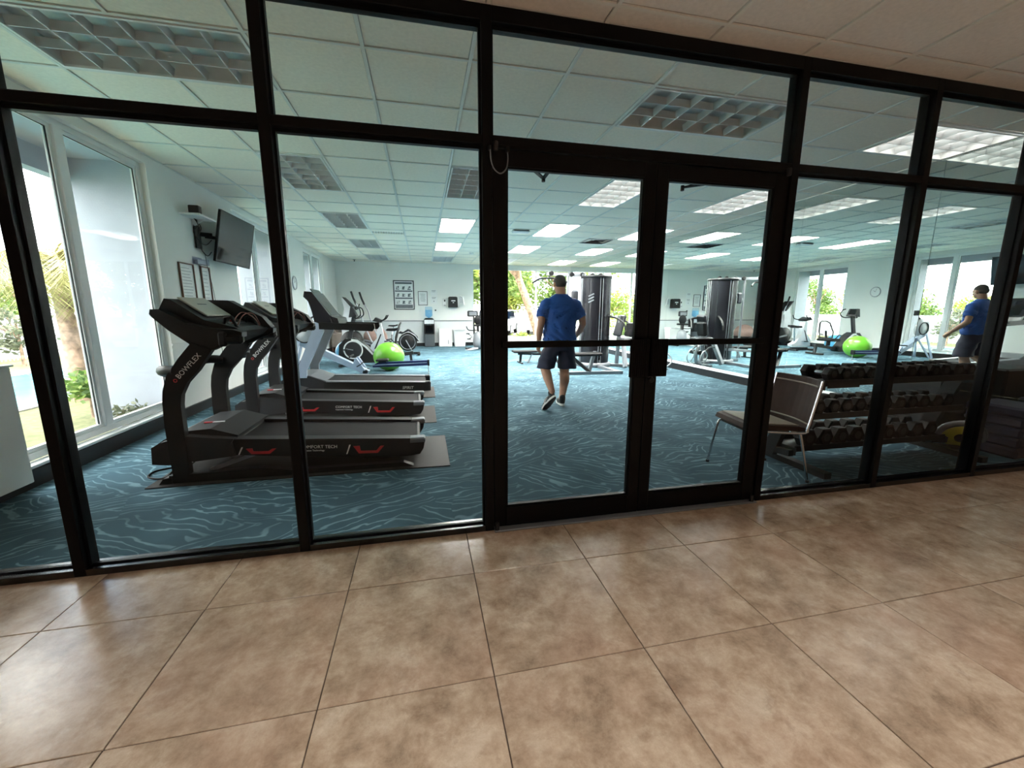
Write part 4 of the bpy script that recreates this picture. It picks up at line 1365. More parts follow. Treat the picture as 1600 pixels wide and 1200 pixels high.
MB().bar((-.68, yc, .50), (-.62, yc, .74), .05, .03, (1, 0, 0)).build('backrest_bracket', M_BLACK, t)
for s_ in (-1, 1):
    MB().tube([(-.72, yc + s_ * .20, .46), (-.70, yc + s_ * .29, .52), (-.78, yc + s_ * .30, .62), (-.90, yc + s_ * .30, .60)], .014, 8).build('side_handle', M_BLACK, t)

t = thing('elliptical_trainer', 'elliptical trainer with tall pale column and black-gripped swing arms near the back left', 'elliptical', (-1.95, 11.1, 0))
yc = 11.1
MB().prism([(-2.40, .20), (-2.42, .95), (-2.30, 1.35), (-2.36, 1.70), (-2.33, 1.71), (-2.10, 1.45), (-2.02, 1.30), (-2.08, .95), (-1.98, .20)], 'y', yc - .10, yc + .10).build('column', M_SILVER, t)
MB().prism([(-2.33, 1.715), (-2.29, 1.71), (-1.98, 1.40), (-2.02, 1.34), (-2.10, 1.42)], 'y', yc - .20, yc + .20).build('console', M_DGREY, t)
MB().lathe([(.02, -.14), (.30, -.12), (.33, -.06), (.33, .06), (.30, .12), (.02, .14)], (-2.15, yc, .40), (0, 1, 0), 28).build('flywheel_housing', M_BLACK, t)
MB().bar((-2.45, yc, .05), (-.75, yc, .05), .09, .06).build('base_beam', M_DGREY, t)
MB().bar((-2.42, yc - .32, .04), (-2.42, yc + .32, .04), .08, .06).bar((-.75, yc - .32, .04), (-.75, yc + .32, .04), .08, .06).build('stabiliser', M_BLACK, t)
for s_, dx in ((-1, -.03), (1, .14)):
    a = MB().tube(smoothpath([(-1.50 + dx, yc + s_ * .28, .35), (-1.72 + dx, yc + s_ * .28, .95), (-1.80 + dx, yc + s_ * .27, 1.30), (-1.95 + dx, yc + s_ * .24, 1.62), (-2.02 + dx, yc + s_ * .24, 1.86)], 4), .022, 8).build('swing_arm', M_LGREY, t)
    MB().tube([(-1.90 + dx, yc + s_ * .24, 1.50), (-1.97 + dx, yc + s_ * .24, 1.68), (-2.025 + dx, yc + s_ * .24, 1.88)], .030, 8).build('grip', M_BLACK, a)
    MB().tube(smoothpath([(-2.10, yc + s_ * .10, 1.36), (-1.98, yc + s_ * .22, 1.36), (-1.90, yc + s_ * .20, 1.52)], 4), .018, 8).build('fixed_handle', M_BLACK, t)
    MB().bar((-2.10 + dx, yc + s_ * .24, .42), (-.98 + dx, yc + s_ * .24, .18), .05, .05).build('pedal_link', M_MGREY, t)
    MB().box(-1.45 + dx, -1.02 + dx, yc + s_ * .24 - .07, yc + s_ * .24 + .07, .27, .32, .02).build('foot_pad', M_BLACK, t)
    MB().bar((-1.55 + dx, yc + s_ * .28, .36), (-1.50 + dx, yc + s_ * .26, .28), .06, .05).build('link_joint', M_DGREY, t)

t = thing('upright_bike', 'upright exercise bike with pale triangular body and small wide seat', 'exercise bike', (-.98, 9.30, 0), 'exercise bikes')
yc = 9.30
MB().prism([(-1.42, .16), (-1.38, .40), (-1.22, .58), (-1.20, .98), (-1.10, 1.00), (-1.02, .55), (-.80, .28), (-.66, .22), (-.68, .14)], 'y', yc - .09, yc + .09).build('body', M_SILVER, t)
MB().prism([(-1.30, .30), (-1.12, .70), (-1.09, .69), (-1.26, .29)], 'y', yc - .096, yc + .096).build('trim_stripe', M_DGREY, t)
MB().bar((-1.38, yc - .26, .04), (-1.38, yc + .26, .04), .09, .06).bar((-.72, yc - .26, .04), (-.72, yc + .26, .04), .09, .06).bar((-1.38, yc, .06), (-.72, yc, .06), .09, .10).build('base', M_DGREY, t)
MB().prism([(-1.30, 1.04), (-1.22, 1.14), (-1.05, 1.06), (-1.08, 1.00)], 'y', yc - .16, yc + .16).build('console', M_DGREY, t)
for s_ in (-1, 1):
    MB().tube(smoothpath([(-1.12, yc, 1.03), (-1.08, yc + s_ * .22, 1.05), (-.98, yc + s_ * .26, 1.10), (-.92, yc + s_ * .25, 1.20)], 4), .016, 8).build('handlebar', M_BLACK, t)
    k = MB().bar((-1.02, yc + s_ * .11, .32), (-1.02 + s_ * .13, yc + s_ * .11, .27 - .05 * s_), .028, .016).build('crank', M_LGREY, t)
    MB().box(-1.07 + s_ * .13, -.97 + s_ * .13, yc + s_ * .12, yc + s_ * .21, .25 - .05 * s_, .28 - .05 * s_, .008).build('pedal', M_BLACK, k)
MB().tube([(-.84, yc, .28), (-.78, yc, .78)], .024, 10).build('seat_post', M_CHROME, t)
MB().prism([(-.98, .80), (-.94, .84), (-.74, .845), (-.62, .87), (-.62, .81), (-.76, .77), (-.94, .78)], 'y', yc - .12, yc + .12).build('seat', M_VINYL, t)

t = thing('spin_bike', 'black air-wheel exercise bike with round dark wheel guard in front of the far wall', 'exercise bike', (-.40, 10.3, 0), 'exercise bikes')
yc = 10.3
MB().lathe([(.02, -.09), (.24, -.08), (.27, -.05), (.27, .05), (.24, .08), (.02, .09)], (-.45, yc, .40), (0, 1, 0), 32).build('wheel_cage', M_BLACK, t)
for s_ in (-1, 1):
    MB().ring((-.45, yc + s_ * .085, .40), .215, .010, (0, 1, 0), 32, 6).build('cage_ring', M_MGREY, t)
MB().prism([(-.78, .60), (-.66, .72), (-.58, .69), (-.44, .78), (-.38, .76), (-.16, .55), (-.13, .42), (-.17, .42), (-.24, .58), (-.40, .70), (-.60, .63), (-.70, .66)], 'y', yc - .12, yc + .12).build('wheel_guard', M_SHROUD, t)
MB().tube([(-.13, yc - .12, .44), (-.22, yc - .12, .58), (-.42, yc - .12, .71), (-.60, yc - .12, .63), (-.72, yc - .12, .66)], .010, 6).build('guard_trim', M_LGREY, t)
MB().bar((-.50, yc - .15, .46), (-.30, yc - .20, .08), .025, .02, (1, 0, 0)).build('lever', M_LGREY, t)
MB().bar((-1.02, yc, .06), (-.12, yc, .06), .07, .06).bar((-1.0, yc - .25, .04), (-1.0, yc + .25, .04), .07, .06).bar((-.14, yc - .25, .04), (-.14, yc + .25, .04), .07, .06).build('base', M_BLACK, t)
MB().bar((-.92, yc, .08), (-.88, yc, .62), .06, .06, (1, 0, 0)).bar((-.88, yc, .40), (-.45, yc, .40), .05, .04).build('frame', M_DGREY, t)
MB().tube([(-.88, yc, .60), (-.86, yc, .86)], .02, 8).build('seat_post', M_CHROME, t)
MB().prism([(-1.00, .87), (-.97, .90), (-.80, .90), (-.72, .92), (-.72, .88), (-.84, .85)], 'y', yc - .11, yc + .11).build('seat', M_VINYL, t)
for s_ in (-1, 1):
    k = MB().bar((-.80, yc + s_ * .10, .36), (-.80 + s_ * .12, yc + s_ * .10, .36 - s_ * .06), .025, .014).build('crank', M_LGREY, t)
    MB().box(-.84 + s_ * .12, -.76 + s_ * .12, yc + s_ * .11, yc + s_ * .19, .34 - s_ * .06, .37 - s_ * .06, .006).build('pedal', M_BLACK, k)

t = thing('recumbent_bike', 'grey exercise bike with round black seat by the far window, left of the door post', 'exercise bike', (1.85, 11.7, 0), 'exercise bikes')
xc, yc = 1.86, 11.7
MB().lathe([(.10, .05), (.17, .10), (.19, .28), (.17, .48), (.12, .58), (.05, .62)], (xc, yc, 0), (0, 0, 1), 24).build('pedestal', M_MGREY, t)
MB().prism([(xc - .44, .03), (xc - .44, .07), (xc + .34, .07), (xc + .34, .03)], 'y', yc - .05, yc + .05).bar((xc - .40, yc - .25, .035), (xc - .40, yc + .25, .035), .07, .05).bar((xc + .30, yc - .25, .035), (xc + .30, yc + .25, .035), .07, .05).build('base', M_BLACK, t)
MB().bar((xc, yc, .56), (xc - .02, yc, .82), .07, .07, (1, 0, 0)).build('seat_mast', M_DGREY, t)
MB().ell((xc + .02, yc - .02, 1.0), (.16, .07, .18), 20, 12).build('backrest', M_VINYL, t)
MB().box(xc - .18, xc + .20, yc - .22, yc + .12, .80, .86, .03).build('seat', M_VINYL, t)
MB().tube(smoothpath([(xc - .05, yc, .66), (xc - .30, yc - .05, .66), (xc - .38, yc - .06, .72), (xc - .41, yc - .06, .80)], 4), .016, 8).build('side_handle', M_BLACK, t)
MB().bar((xc - .12, yc + .20, .50), (xc - .12, yc + .26, 1.14), .06, .05, (1, 0, 0)).build('console_mast', M_DGREY, t)
c = MB().box(xc - .34, xc + .04, yc + .20, yc + .28, 1.12, 1.32, .03).build('console', M_DGREY, t)
MB().box(xc - .28, xc - .02, yc + .194, yc + .20, 1.16, 1.28).build('display', M_MGREY, c)
for s_ in (-1, 1):
    k = MB().bar((xc - .22, yc + s_ * .12, .45), (xc - .34, yc + s_ * .12, .45 + s_ * .08), .03, .016).build('crank', M_BLACK, t)
    MB().box(xc - .40, xc - .28, yc + s_ * .13, yc + s_ * .22, .44 + s_ * .08, .47 + s_ * .08, .008).build('pedal', M_BLACK, k)
MB().prism([(xc - .48, .012), (xc - .20, .09), (xc - .05, .09), (xc - .05, .05), (xc - .30, .008)], 'y', yc - .32, yc - .20).build('step_plate', M_SILVER, t)

# folded mats and a padded pouffe by the back left corner
t = thing('padded_ottoman', 'domed rosy brown padded ottoman on a dark base near the far wall', 'ottoman', (-1.60, 12.45, 0))
MB().lathe([(.36, 0.02), (.38, .06), (.38, .28), (.36, .30)], (-1.60, 12.45, 0), (0, 0, 1), 28).build('base', M_VINYL, t)
MB().lathe([(.37, .30), (.40, .36), (.38, .52), (.28, .68), (.14, .76), (.0, .78)], (-1.60, 12.45, 0), (0, 0, 1), 28).build('cushion', M_ROSE, t)
t = thing('covered_armchair', 'low armchair under a brown-grey cover by the back left corner', 'armchair', (-2.55, 12.1, 0))
MB().box(-2.88, -2.16, 11.75, 12.45, .12, .44, .05).build('seat', M_COUCH, t)
MB().box(-2.90, -2.66, 11.72, 12.48, .40, .86, .07).build('backrest', M_COUCH, t)
for y in (11.66, 12.44):
    MB().box(-2.88, -2.14, y, y + .12, .12, .62, .05).build('armrest', M_COUCH, t)
for x in (-2.84, -2.22):
    for y in (11.70, 12.44):
        MB().prism([(x - .02, 0.001), (x + .02, 0.001), (x + .03, .12), (x - .03, .12)], 'y', y, y + .05).build('leg', M_WOODF, t)

# ================================================================== multi-gym and bench
t = thing('multi_gym', 'tall multi-station gym with smoked shrouded weight tower and lat pulldown bar', 'multi-gym', (4.0, 7.0, 0))
cx, cyy = 4.07, 7.0


def shell(a0, a1, rx, ry, z0, z1, th=.012, n=14):
    m = MB()
    ps = []
    for k in range(n + 1):
        a = math.radians(a0 + (a1 - a0) * k / n)
        ps.append((math.cos(a), math.sin(a)))
    poly = [(cx + rx * c, cyy + ry * s) for c, s in ps] + [(cx + (rx - th) * c, cyy + (ry - th) * s) for c, s in reversed(ps)]
    return m.prism(poly, 'z', z0, z1)


for a0, a1 in ((188, 262), (278, 352), (8, 82), (98, 172)):
    shell(a0, a1, .36, .34, .10, 2.10).build('weight_shroud', M_SHROUD, t)
for a in (185, 265, 275, 355, 5, 85, 95, 175):
    c, s = math.cos(math.radians(a)), math.sin(math.radians(a))
    MB().tube([(cx + .352 * c, cyy + .332 * s, .06), (cx + .352 * c, cyy + .332 * s, 2.12)], .010, 8).build('corner_post', M_LGREY, t)
m = MB()
for k in range(14):
    m.box(cx - .15, cx + .15, cyy - .12, cyy + .12, .16 + k * .052, .205 + k * .052, .004)
m.build('weight_stack', M_BLACK2, t)
MB().box(cx - .03, cx + .03, cyy - .03, cyy + .03, .9, 2.12).build('guide_rod', M_CHROME, t)
MB().lathe([(.10, 0), (.36, .0), (.37, .03), (.36, .06), (.10, .06)], (cx, cyy, 2.08), (0, 0, 1), 28).build('tower_cap', M_DGREY, t)
for k in range(3):   # emblem strokes on the smoked shroud
    a = math.radians(232)
    bx, by = cx + .365 * math.cos(a), cyy + .345 * math.sin(a)
    MB().bar((bx - .055, by + .045, 1.52 + .07 * k), (bx + .045, by - .042, 1.58 + .07 * k), .004, .03).build('emblem', M_MGREY, t)
MB().lathe([(.40, .0), (.42, .02), (.42, .07), (.38, .10)], (cx, cyy, 0.002), (0, 0, 1), 28).build('tower_foot', M_MGREY, t)
MB().bar((cx - .30, cyy, 2.15), (2.86, 7.12, 2.18), .06, .07).build('lat_boom', M_MGREY, t)
for x, z in ((cx - .36, 2.16), (cx - .62, 2.165), (2.95, 2.18), (cx - .10, 2.15), (cx + .1, 2.15)):
    MB().cyl((x, cyy - .02, z), (x, cyy + .02, z), .055, 20, .006).build('pulley', M_BLACK, t)
MB().tube([(3.37, 7.05, .08), (3.37, 7.05, 2.14)], .028, 10).build('boom_post', M_LGREY, t)
MB().tube([(2.92, 7.10, 2.16), (2.92, 7.10, 2.08)], .005, 6).build('lat_cable', M_BLACK, t)
MB().tube(smoothpath([(2.58, 7.30, 1.97), (2.68, 7.24, 2.04), (2.78, 7.19, 2.075), (3.06, 7.02, 2.075), (3.18, 6.95, 2.04), (3.30, 6.88, 1.97)], 4), .021, 8).build('lat_bar', M_BLACK, t)
# base frame on the floor
m = MB()
m.bar((2.75, 5.75, .035), (4.15, 5.65, .035), .10, .06).bar((4.05, 5.65, .035), (4.05, 6.9, .035), .10, .06).bar((4.0, 7.0, .035), (5.15, 6.5, .035), .10, .06).bar((3.37, 7.05, .035), (4.0, 7.0, .035), .08, .06).bar((4.95, 6.05, .035), (5.15, 6.95, .035), .08, .06)
m.build('base_frame', M_MGREY, t)
# left station: bench pad toward the viewer
MB().box(3.02, 3.78, 5.82, 6.12, .37, .44, .025).build('bench_pad', M_VINYL, t)
MB().bar((3.62, 5.97, .37), (3.50, 5.90, .05), .09, .06, (1, 0, 0)).build('bench_leg', M_LGREY, t)
MB().bar((3.10, 5.97, .36), (3.46, 5.70, .03), .07, .06).build('leg_developer', M_BLACK, t)
MB().bar((3.60, 5.97, .36), (4.0, 6.75, .36), .07, .06).build('bench_beam', M_LGREY, t)
MB().box(3.46, 3.62, 6.96, 7.04, 1.52, 1.80, .03).build('head_pad', M_GVINYL, t)
MB().bar((3.38, 7.05, 1.62), (3.56, 7.02, 1.66), .04, .04).build('pad_bracket', M_LGREY, t)
# right station: seat, two back pads, arms
m = MB()
m.M = Matrix.Translation((4.66, 6.86, .98)) @ Matrix.Rotation(math.radians(14), 4, 'Y')
m.box(-.04, .04, -.17, .17, -.26, .26, .03)
m.build('back_pad', M_GVINYL, t)
m = MB()
m.M = Matrix.Translation((4.82, 6.66, .89)) @ Matrix.Rotation(math.radians(10), 4, 'Y')
m.box(-.05, .05, -.15, .15, -.17, .17, .03)
m.build('chest_pad', M_VINYL, t)
MB().box(4.58, 5.02, 6.50, 6.86, .62, .69, .03).build('seat', M_GVINYL, t)
MB().bar((4.60, 6.52, .62), (4.52, 6.22, .05), .10, .07, (1, 0, 0)).build('seat_leg', M_LGREY, t)
MB().bar((4.62, 6.86, .06), (4.68, 6.88, 1.22), .07, .07, (1, 0, 0)).build('back_post', M_LGREY, t)
MB().tube(smoothpath([(4.80, 6.45, .62), (4.98, 6.42, .56), (5.10, 6.40, .40), (5.12, 6.40, .20), (5.06, 6.42, .06)], 5), .045, 10).build('curved_leg', M_LGREY, t)
MB().tube(smoothpath([(4.30, 6.76, 1.20), (4.42, 6.55, 1.16), (4.50, 6.35, 1.05), (4.52, 6.28, .88)], 4), .022, 8).build('press_arm', M_BLACK, t)
MB().tube(smoothpath([(4.44, 7.04, 1.20), (4.78, 7.12, 1.14), (4.92, 6.95, 1.05), (4.98, 6.84, .90)], 4), .022, 8).build('press_arm', M_BLACK, t)
for y in (6.30, 6.52):
    MB().cyl((5.08, y, .34), (5.08, y + .16, .34), .055, 16, .01).build('foam_roller', M_BLACK, t)
MB().bar((4.86, 6.42, .50), (4.82, 6.30, .22), .03, .03, (1, 0, 0)).build('lever', M_BLACK, t)
# low pull handles made of bent white tube, against the mirror
for k, (x, y) in enumerate(((5.32, 6.28), (5.28, 5.86))):
    MB().tube(smoothpath([(x - .05, y + .10, .12), (x - .10, y + .06, .30), (x - .02, y + .04, .42), (x + .08, y, .38), (x + .16, y - .04, .22), (x + .06, y - .02, .10), (x - .10, y + .02, .04)], 4), .014, 8).build('pull_handle', M_SILVER, t)
    MB().tube(smoothpath([(x - .02, y + .04, .42), (x - .20, y + .12, .50), (x - .42, y + .24, .48)], 4), .016, 8).build('pull_arm', M_BLACK, t)
MB().bar((4.9, 6.5, .02), (5.45, 5.95, .02), .06, .03).build('handle_base', M_MGREY, t)

t = thing('weight_bench', 'low black padded bench left of the walking man', 'bench', (2.7, 7.85, 0))
MB().box(2.22, 2.86, 7.70, 7.98, .27, .325, .02).build('pad', M_VINYL, t)
MB().box(2.90, 3.42, 7.70, 7.98, .25, .305, .02).build('seat_pad', M_VINYL, t)
MB().bar((2.36, 7.84, .24), (3.45, 7.84, .20), .06, .05).build('spine', M_DGREY, t)
MB().bar((2.44, 7.84, .24), (2.42, 7.84, .015), .07, .05, (1, 0, 0)).bar((2.42, 7.62, .014), (2.42, 8.06, .014), .05, .026).build('front_leg', M_DGREY, t)
MB().bar((2.74, 7.84, .24), (2.62, 7.78, .01), .05, .04, (1, 0, 0)).build('strut', M_LGREY, t)
MB().bar((3.36, 7.84, .22), (3.40, 7.84, .015), .07, .05, (1, 0, 0)).bar((3.40, 7.62, .014), (3.40, 8.06, .014), .05, .026).build('rear_leg', M_DGREY, t)

# ================================================================== dumbbell rack
RX0, RX1 = 3.12, 4.84
t = thing('dumbbell_rack', 'three-tier black steel dumbbell rack behind the right-hand glass panes', 'rack', ((RX0 + RX1) / 2, .5, 0))
TIER = ((.47, .76), (.56, .46), (.65, .15))      # centre y, shelf z
for x in (RX0 - .032, RX1 + .032):
    fx = x + (.055 if x < 4 else 0)
    MB().bar((fx, .20, .025), (fx, .86, .025), .07, .05).build('foot', M_BLACK2, t)
    MB().prism([(.66, .05), (.78, .05), (.54, .80), (.42, .80)], 'x', x - .026, x + .026).build('upright', M_BLACK2, t)
    for yc, zc in TIER:
        MB().prism([(yc - .15, zc - .06), (yc + .15, zc - .085), (yc + .15, zc - .035), (yc - .15, zc - .005)], 'x', x - .022, x + .030).build('bracket', M_BLACK2, t)
for yc, zc in TIER:
    MB().prism([(yc + .16, zc - .035), (yc + .16, zc + .012), (yc + .15, zc + .012), (yc + .145, zc - .015), (yc - .145, zc + .005), (yc - .15, zc + .03), (yc - .16, zc + .03), (yc - .16, zc - .02)], 'x', RX0, RX1).build('shelf', M_BLACK2, t)
    for x in (RX0 - .006, RX1):
        MB().box(x, x + .006, yc - .17, yc + .17, zc - .05, zc + .015, .002).build('shelf_end', M_DGREY, t)
MB().box(RX0 + .02, RX0 + .34, .301, .307, .725, .785, .002).build('front_plate', M_DGREY, t)


def dumbbell(r, hl, gl):
    t = thing('dumbbell', 'x', 'dumbbell', (0, 0, 0))
    for s_ in (-1, 1):
        m = MB()
        y0, y1 = s_ * gl / 2, s_ * (gl / 2 + hl)
        def hx(rr): return [(rr * math.cos(math.radians(60 * k)), rr * math.sin(math.radians(60 * k))) for k in range(6)]
        ch = .012 * s_
        rows = [(hx(r * .86), y0), (hx(r), y0 + ch), (hx(r), y1 - ch), (hx(r * .80), y1)]
        vs = [(x, y, z) for h, y in rows for x, z in h]
        fs = [(i * 6 + k, i * 6 + (k + 1) % 6, (i + 1) * 6 + (k + 1) % 6, (i + 1) * 6 + k) for i in range(3) for k in range(6)]
        fs += [tuple(range(6)), tuple(range(18, 24))]
        m.add(vs, fs)
        h = m.build('head', M_RUB, t)
        MB().cyl((0, y1 - .001 * s_, 0), (0, y1 + .0015 * s_, 0), r * .42, 16).build('badge', M_DGREY, h)
    MB().lathe([(.013, -gl / 2), (.017, -gl / 4), (.018, 0), (.017, gl / 4), (.013, gl / 2)], (0, 0, 0), (0, 1, 0), 12).build('handle', M_CHROME, t)
    return t


for ti, (yc, zc) in enumerate(TIER):
    n = (12, 11, 9)[ti]
    r = (.062, .070, .086)[ti]
    base = dumbbell(r, (.07, .08, .095)[ti], .125)
    lab = ('top', 'middle', 'bottom')[ti]
    step = (RX1 - RX0 - .10) / n
    rr = random.Random(ti + 5)
    for k in range(n):
        o = base if k == 0 else copy_tree(base)
        sc = 1.0 - (.10 * k / n if ti else -.0)
        x = RX0 + .05 + step * (k + .5)
        o.scale = (sc, sc, sc)
        o.rotation_euler = (0.0, 0, rr.uniform(-.03, .03))
        o.location = (x, yc + rr.uniform(-.008, .008), zc + .0155 + r * .87 * sc)
        o['label'] = 'black hex dumbbell, %s from the left on the %s tier of the rack' % (ordinal(k), lab)
        o['group'] = 'hex dumbbells on the rack'

# ---- things by the rack and the mirror end
t = thing('exercise_roller', 'grey-hooded exercise roller with a yellow wheel lying right of the dumbbell rack', 'exercise roller', (5.05, .50, 0))
MB().lathe([(.02, -.03), (.125, -.028), (.135, 0), (.125, .028), (.02, .03)], (5.05, .50, .15), (.60, .62, .45), 28).build('wheel', M_YEL, t)
MB().lathe([(.0, -.045), (.045, -.045), (.045, .045), (.0, .045)], (5.05, .50, .15), (.60, .62, .45), 16).build('hub', M_BLACK, t)
hp = []
for k in range(13):
    a = math.radians(-10 + 190 * k / 12)
    u_ = Vector((.60, .62, .45)).normalized()
    e1 = Vector((.62, -.60, 0)).normalized()
    e2 = u_.cross(e1)
    if e2.z < 0:
        e2 = -e2
    hp.append(Vector((5.05, .50, .15)) + (e1 * math.cos(a) + e2 * math.sin(a)) * .155)
MB().tube(hp, .03, 8).build('hood', M_MGREY, t)
MB().bar((4.94, .60, .03), (5.20, .42, .03), .04, .03).build('frame', M_DGREY, t)
t = thing('exercise_box', 'tall dark grey padded box with a faint white emblem beside the dumbbell rack', 'exercise box', (5.37, .98, 0))
MB().box(5.08, 5.66, .72, 1.24, .02, .74, .02).build('body', M_DGREY, t)
m = MB()
for k, (a0, a1) in enumerate(((20, 160), (200, 330))):
    m.tube([(5.20 + .05 * math.cos(math.radians(a0 + (a1 - a0) * i / 8)), .716, .50 + .05 * math.sin(math.radians(a0 + (a1 - a0) * i / 8)) - .07 * k) for i in range(9)], .007, 6)
m.box(5.15, 5.25, .712, .72, .35, .362)
m.build('emblem', M_MGREY, t)
MB().box(5.09, 5.65, .73, 1.23, 0.0, .02).build('foot', M_RUB, t)

t = thing('folded_mats', 'stack of folded dark blue exercise mats at the mirror end by the glass', 'exercise mat', (5.44, .40, 0))
for k in range(5):
    MB().box(5.24 + .006 * (k % 2), 5.66, .19, .62 - .006 * (k % 3), .001 + .095 * k, .094 + .095 * k, .02).build('mat_fold', M_SHORT, t)

# ================================================================== stacking chair
t = thing('stacking_chair', 'brown vinyl stacking chair with thin chrome legs behind the right door', 'chair', (2.70, .46, 0))
ang = math.radians(-8)
CM = Matrix.Translation((2.70, .46, 0)) @ Matrix.Rotation(ang, 4, 'Z')     # chair faces -x in its own frame


def cmb():
    m = MB()
    m.M = CM
    return m


m = cmb()
prof = [(-.26, .430), (-.245, .465), (-.20, .478), (0, .462), (.16, .452), (.20, .440), (.20, .415), (.0, .425), (-.22, .425)]
m.prism(prof, 'y', -.225, .225)
m.build('seat', M_BROWNV, t)
m = cmb()
m.prism([(-.21, .479), (0, .464), (.17, .454), (.17, .458), (0, .470), (-.20, .486)], 'y', -.20, .20)
m.build('seat_top', M_TAUPE, t)
m = cmb()
nx_ = 8
vs, fs = [], []
for j, (z, dx) in enumerate(((.42, .20), (.47, .215), (.60, .235), (.74, .262), (.81, .275))):
    for i in range(nx_ + 1):
        y = -.235 + .47 * i / nx_
        c = .035 * (1 - (2 * i / nx_ - 1) ** 2)
        for th in (0, .03):
            vs.append((dx + c + th, y, z))
W_ = (nx_ + 1) * 2
for j in range(4):
    for i in range(nx_):
        a = j * W_ + i * 2
        fs.append((a, a + 2, a + W_ + 2, a + W_))
        fs.append((a + 1, a + W_ + 1, a + W_ + 3, a + 3))
    a = j * W_
    fs.append((a, a + W_, a + W_ + 1, a + 1))
    a = j * W_ + nx_ * 2
    fs.append((a, a + 1, a + W_ + 1, a + W_))
for i in range(nx_):
    fs.append((i * 2, i * 2 + 1, i * 2 + 3, i * 2 + 2))
    a = 4 * W_ + i * 2
    fs.append((a, a + 2, a + 3, a + 1))
m.add(vs, fs, False)
bk = m.build('backrest', M_BROWNV, t)
for z, dx in ((.475, .212), (.765, .264)):
    m = cmb()
    m.tube([(dx + .035 * (1 - (2 * i / 8 - 1) ** 2) - .002, -.225 + .45 * i / 8, z) for i in range(9)], .006, 6)
    m.build('piping', M_TAUPE, bk)
for s_ in (-1, 1):
    m = cmb()
    m.tube(smoothpath([(.200, s_ * .238, .42), (.217, s_ * .240, .48), (.25, s_ * .240, .65), (.280, s_ * .240, .81)], 3), .010, 8)
    m.build('back_frame', M_CHROME, t)
    m = cmb()
    m.tube(smoothpath([(-.24, s_ * .215, .425), (-.05, s_ * .222, .412), (.20, s_ * .225, .40), (.21, s_ * .238, .44)], 3), .010, 8)
    m.build('seat_frame', M_CHROME, t)
    m = cmb()
    m.tube(smoothpath([(-.16, s_ * .20, .412), (-.215, s_ * .215, .395), (-.235, s_ * .225, .34), (-.28, s_ * .245, .012)], 4), .010, 8)
    m.build('leg', M_CHROME, t)
    m = cmb()
    m.tube(smoothpath([(.10, s_ * .20, .412), (.165, s_ * .215, .395), (.185, s_ * .225, .34), (.26, s_ * .245, .012)], 4), .010, 8)
    m.build('leg', M_CHROME, t)
    for x in (-.28, .26):
        m = cmb()
        m.cyl((x, s_ * .245, .001), (x, s_ * .245, .02), .014, 10)
        m.build('foot_cap', M_BLACK, t)
m = cmb()
m.tube([(-.20, -.21, .395), (-.20, .21, .395)], .009, 8).tube([(.15, -.21, .395), (.15, .21, .395)], .009, 8)
m.build('cross_tube', M_BLACK, t)

# ================================================================== things on the walls
t = thing('television', 'black wall television tilted down between the left windows', 'television', (-2.74, 4.95, 2.35))
TM_ = Matrix.Translation((-2.735, 4.97, 2.35)) @ Matrix.Rotation(math.radians(11.5), 4, 'Y')
m = MB()
m.M = TM_
m.box(-.035, .0, -.58, .58, -.355, .355, .006)
m.build('casing', M_BLACK, t)
m = MB()
m.M = TM_
m.box(.0, .002, -.565, .565, -.335, .342)
m.build('screen', M_SCREEN, t)
m = MB()
m.M = TM_
m.box(.0, .004, -.58, .58, -.355, -.335).box(.0, .004, -.58, -.565, -.335, .355).box(.0, .004, .565, .58, -.335, .355).box(.0, .004, -.565, .565, .342, .355)
m.build('bezel', M_DGREY, t)
m = MB()
m.M = TM_
m.box(-.06, -.035, -.30, .30, -.22, .22, .01)
m.build('rear_cover', M_BLACK, t)
MB().box(-2.948, -2.925, 4.20, 4.34, 2.15, 2.45, .004).build('wall_plate', M_BLACK2, t)
MB().bar((-2.93, 4.27, 2.34), (-2.80, 4.36, 2.34), .05, .05).bar((-2.86, 4.34, 2.32), (-2.79, 4.75, 2.34), .05, .04).build('swing_arm', M_BLACK2, t)
m = MB()
m.tube(smoothpath([(-2.90, 4.12, 2.54), (-2.88, 4.20, 2.44), (-2.90, 4.10, 2.34), (-2.86, 4.16, 2.22), (-2.84, 4.26, 2.20), (-2.82, 4.38, 2.28)], 5), .006, 6)
m.tube(smoothpath([(-2.90, 4.16, 2.54), (-2.87, 4.24, 2.42), (-2.86, 4.14, 2.30), (-2.88, 4.20, 2.14), (-2.86, 4.30, 2.06), (-2.83, 4.36, 2.12)], 5), .006, 6)
m.tube(smoothpath([(-2.88, 4.28, 2.10), (-2.90, 4.36, 1.90), (-2.90, 4.44, 1.60), (-2.92, 4.52, 1.20), (-2.935, 4.56, .40)], 5), .003, 5)
m.build('cable', M_BLACK, t)
t = thing('wall_shelf', 'small white wall shelf left of the television', 'shelf', (-2.86, 4.12, 2.53))
MB().box(-2.949, -2.72, 3.90, 4.33, 2.515, 2.54, .003).build('board', M_WHITE, t)
MB().prism([(-2.949, 2.515), (-2.80, 2.515), (-2.949, 2.42)], 'y', 4.20, 4.22).build('bracket', M_WHITE, t)
t = thing('cable_box', 'small black box standing on the white wall shelf', 'media box', (-2.85, 4.08, 2.542))
MB().box(-2.90, -2.78, 4.03, 4.12, 2.5405, 2.66, .008).build('body', M_BLACK, t)
MB().tube(smoothpath([(-2.84, 4.12, 2.63), (-2.84, 4.18, 2.65), (-2.86, 4.24, 2.57), (-2.87, 4.26, 2.544)], 4), .005, 6).build('lead', M_BLACK, t)


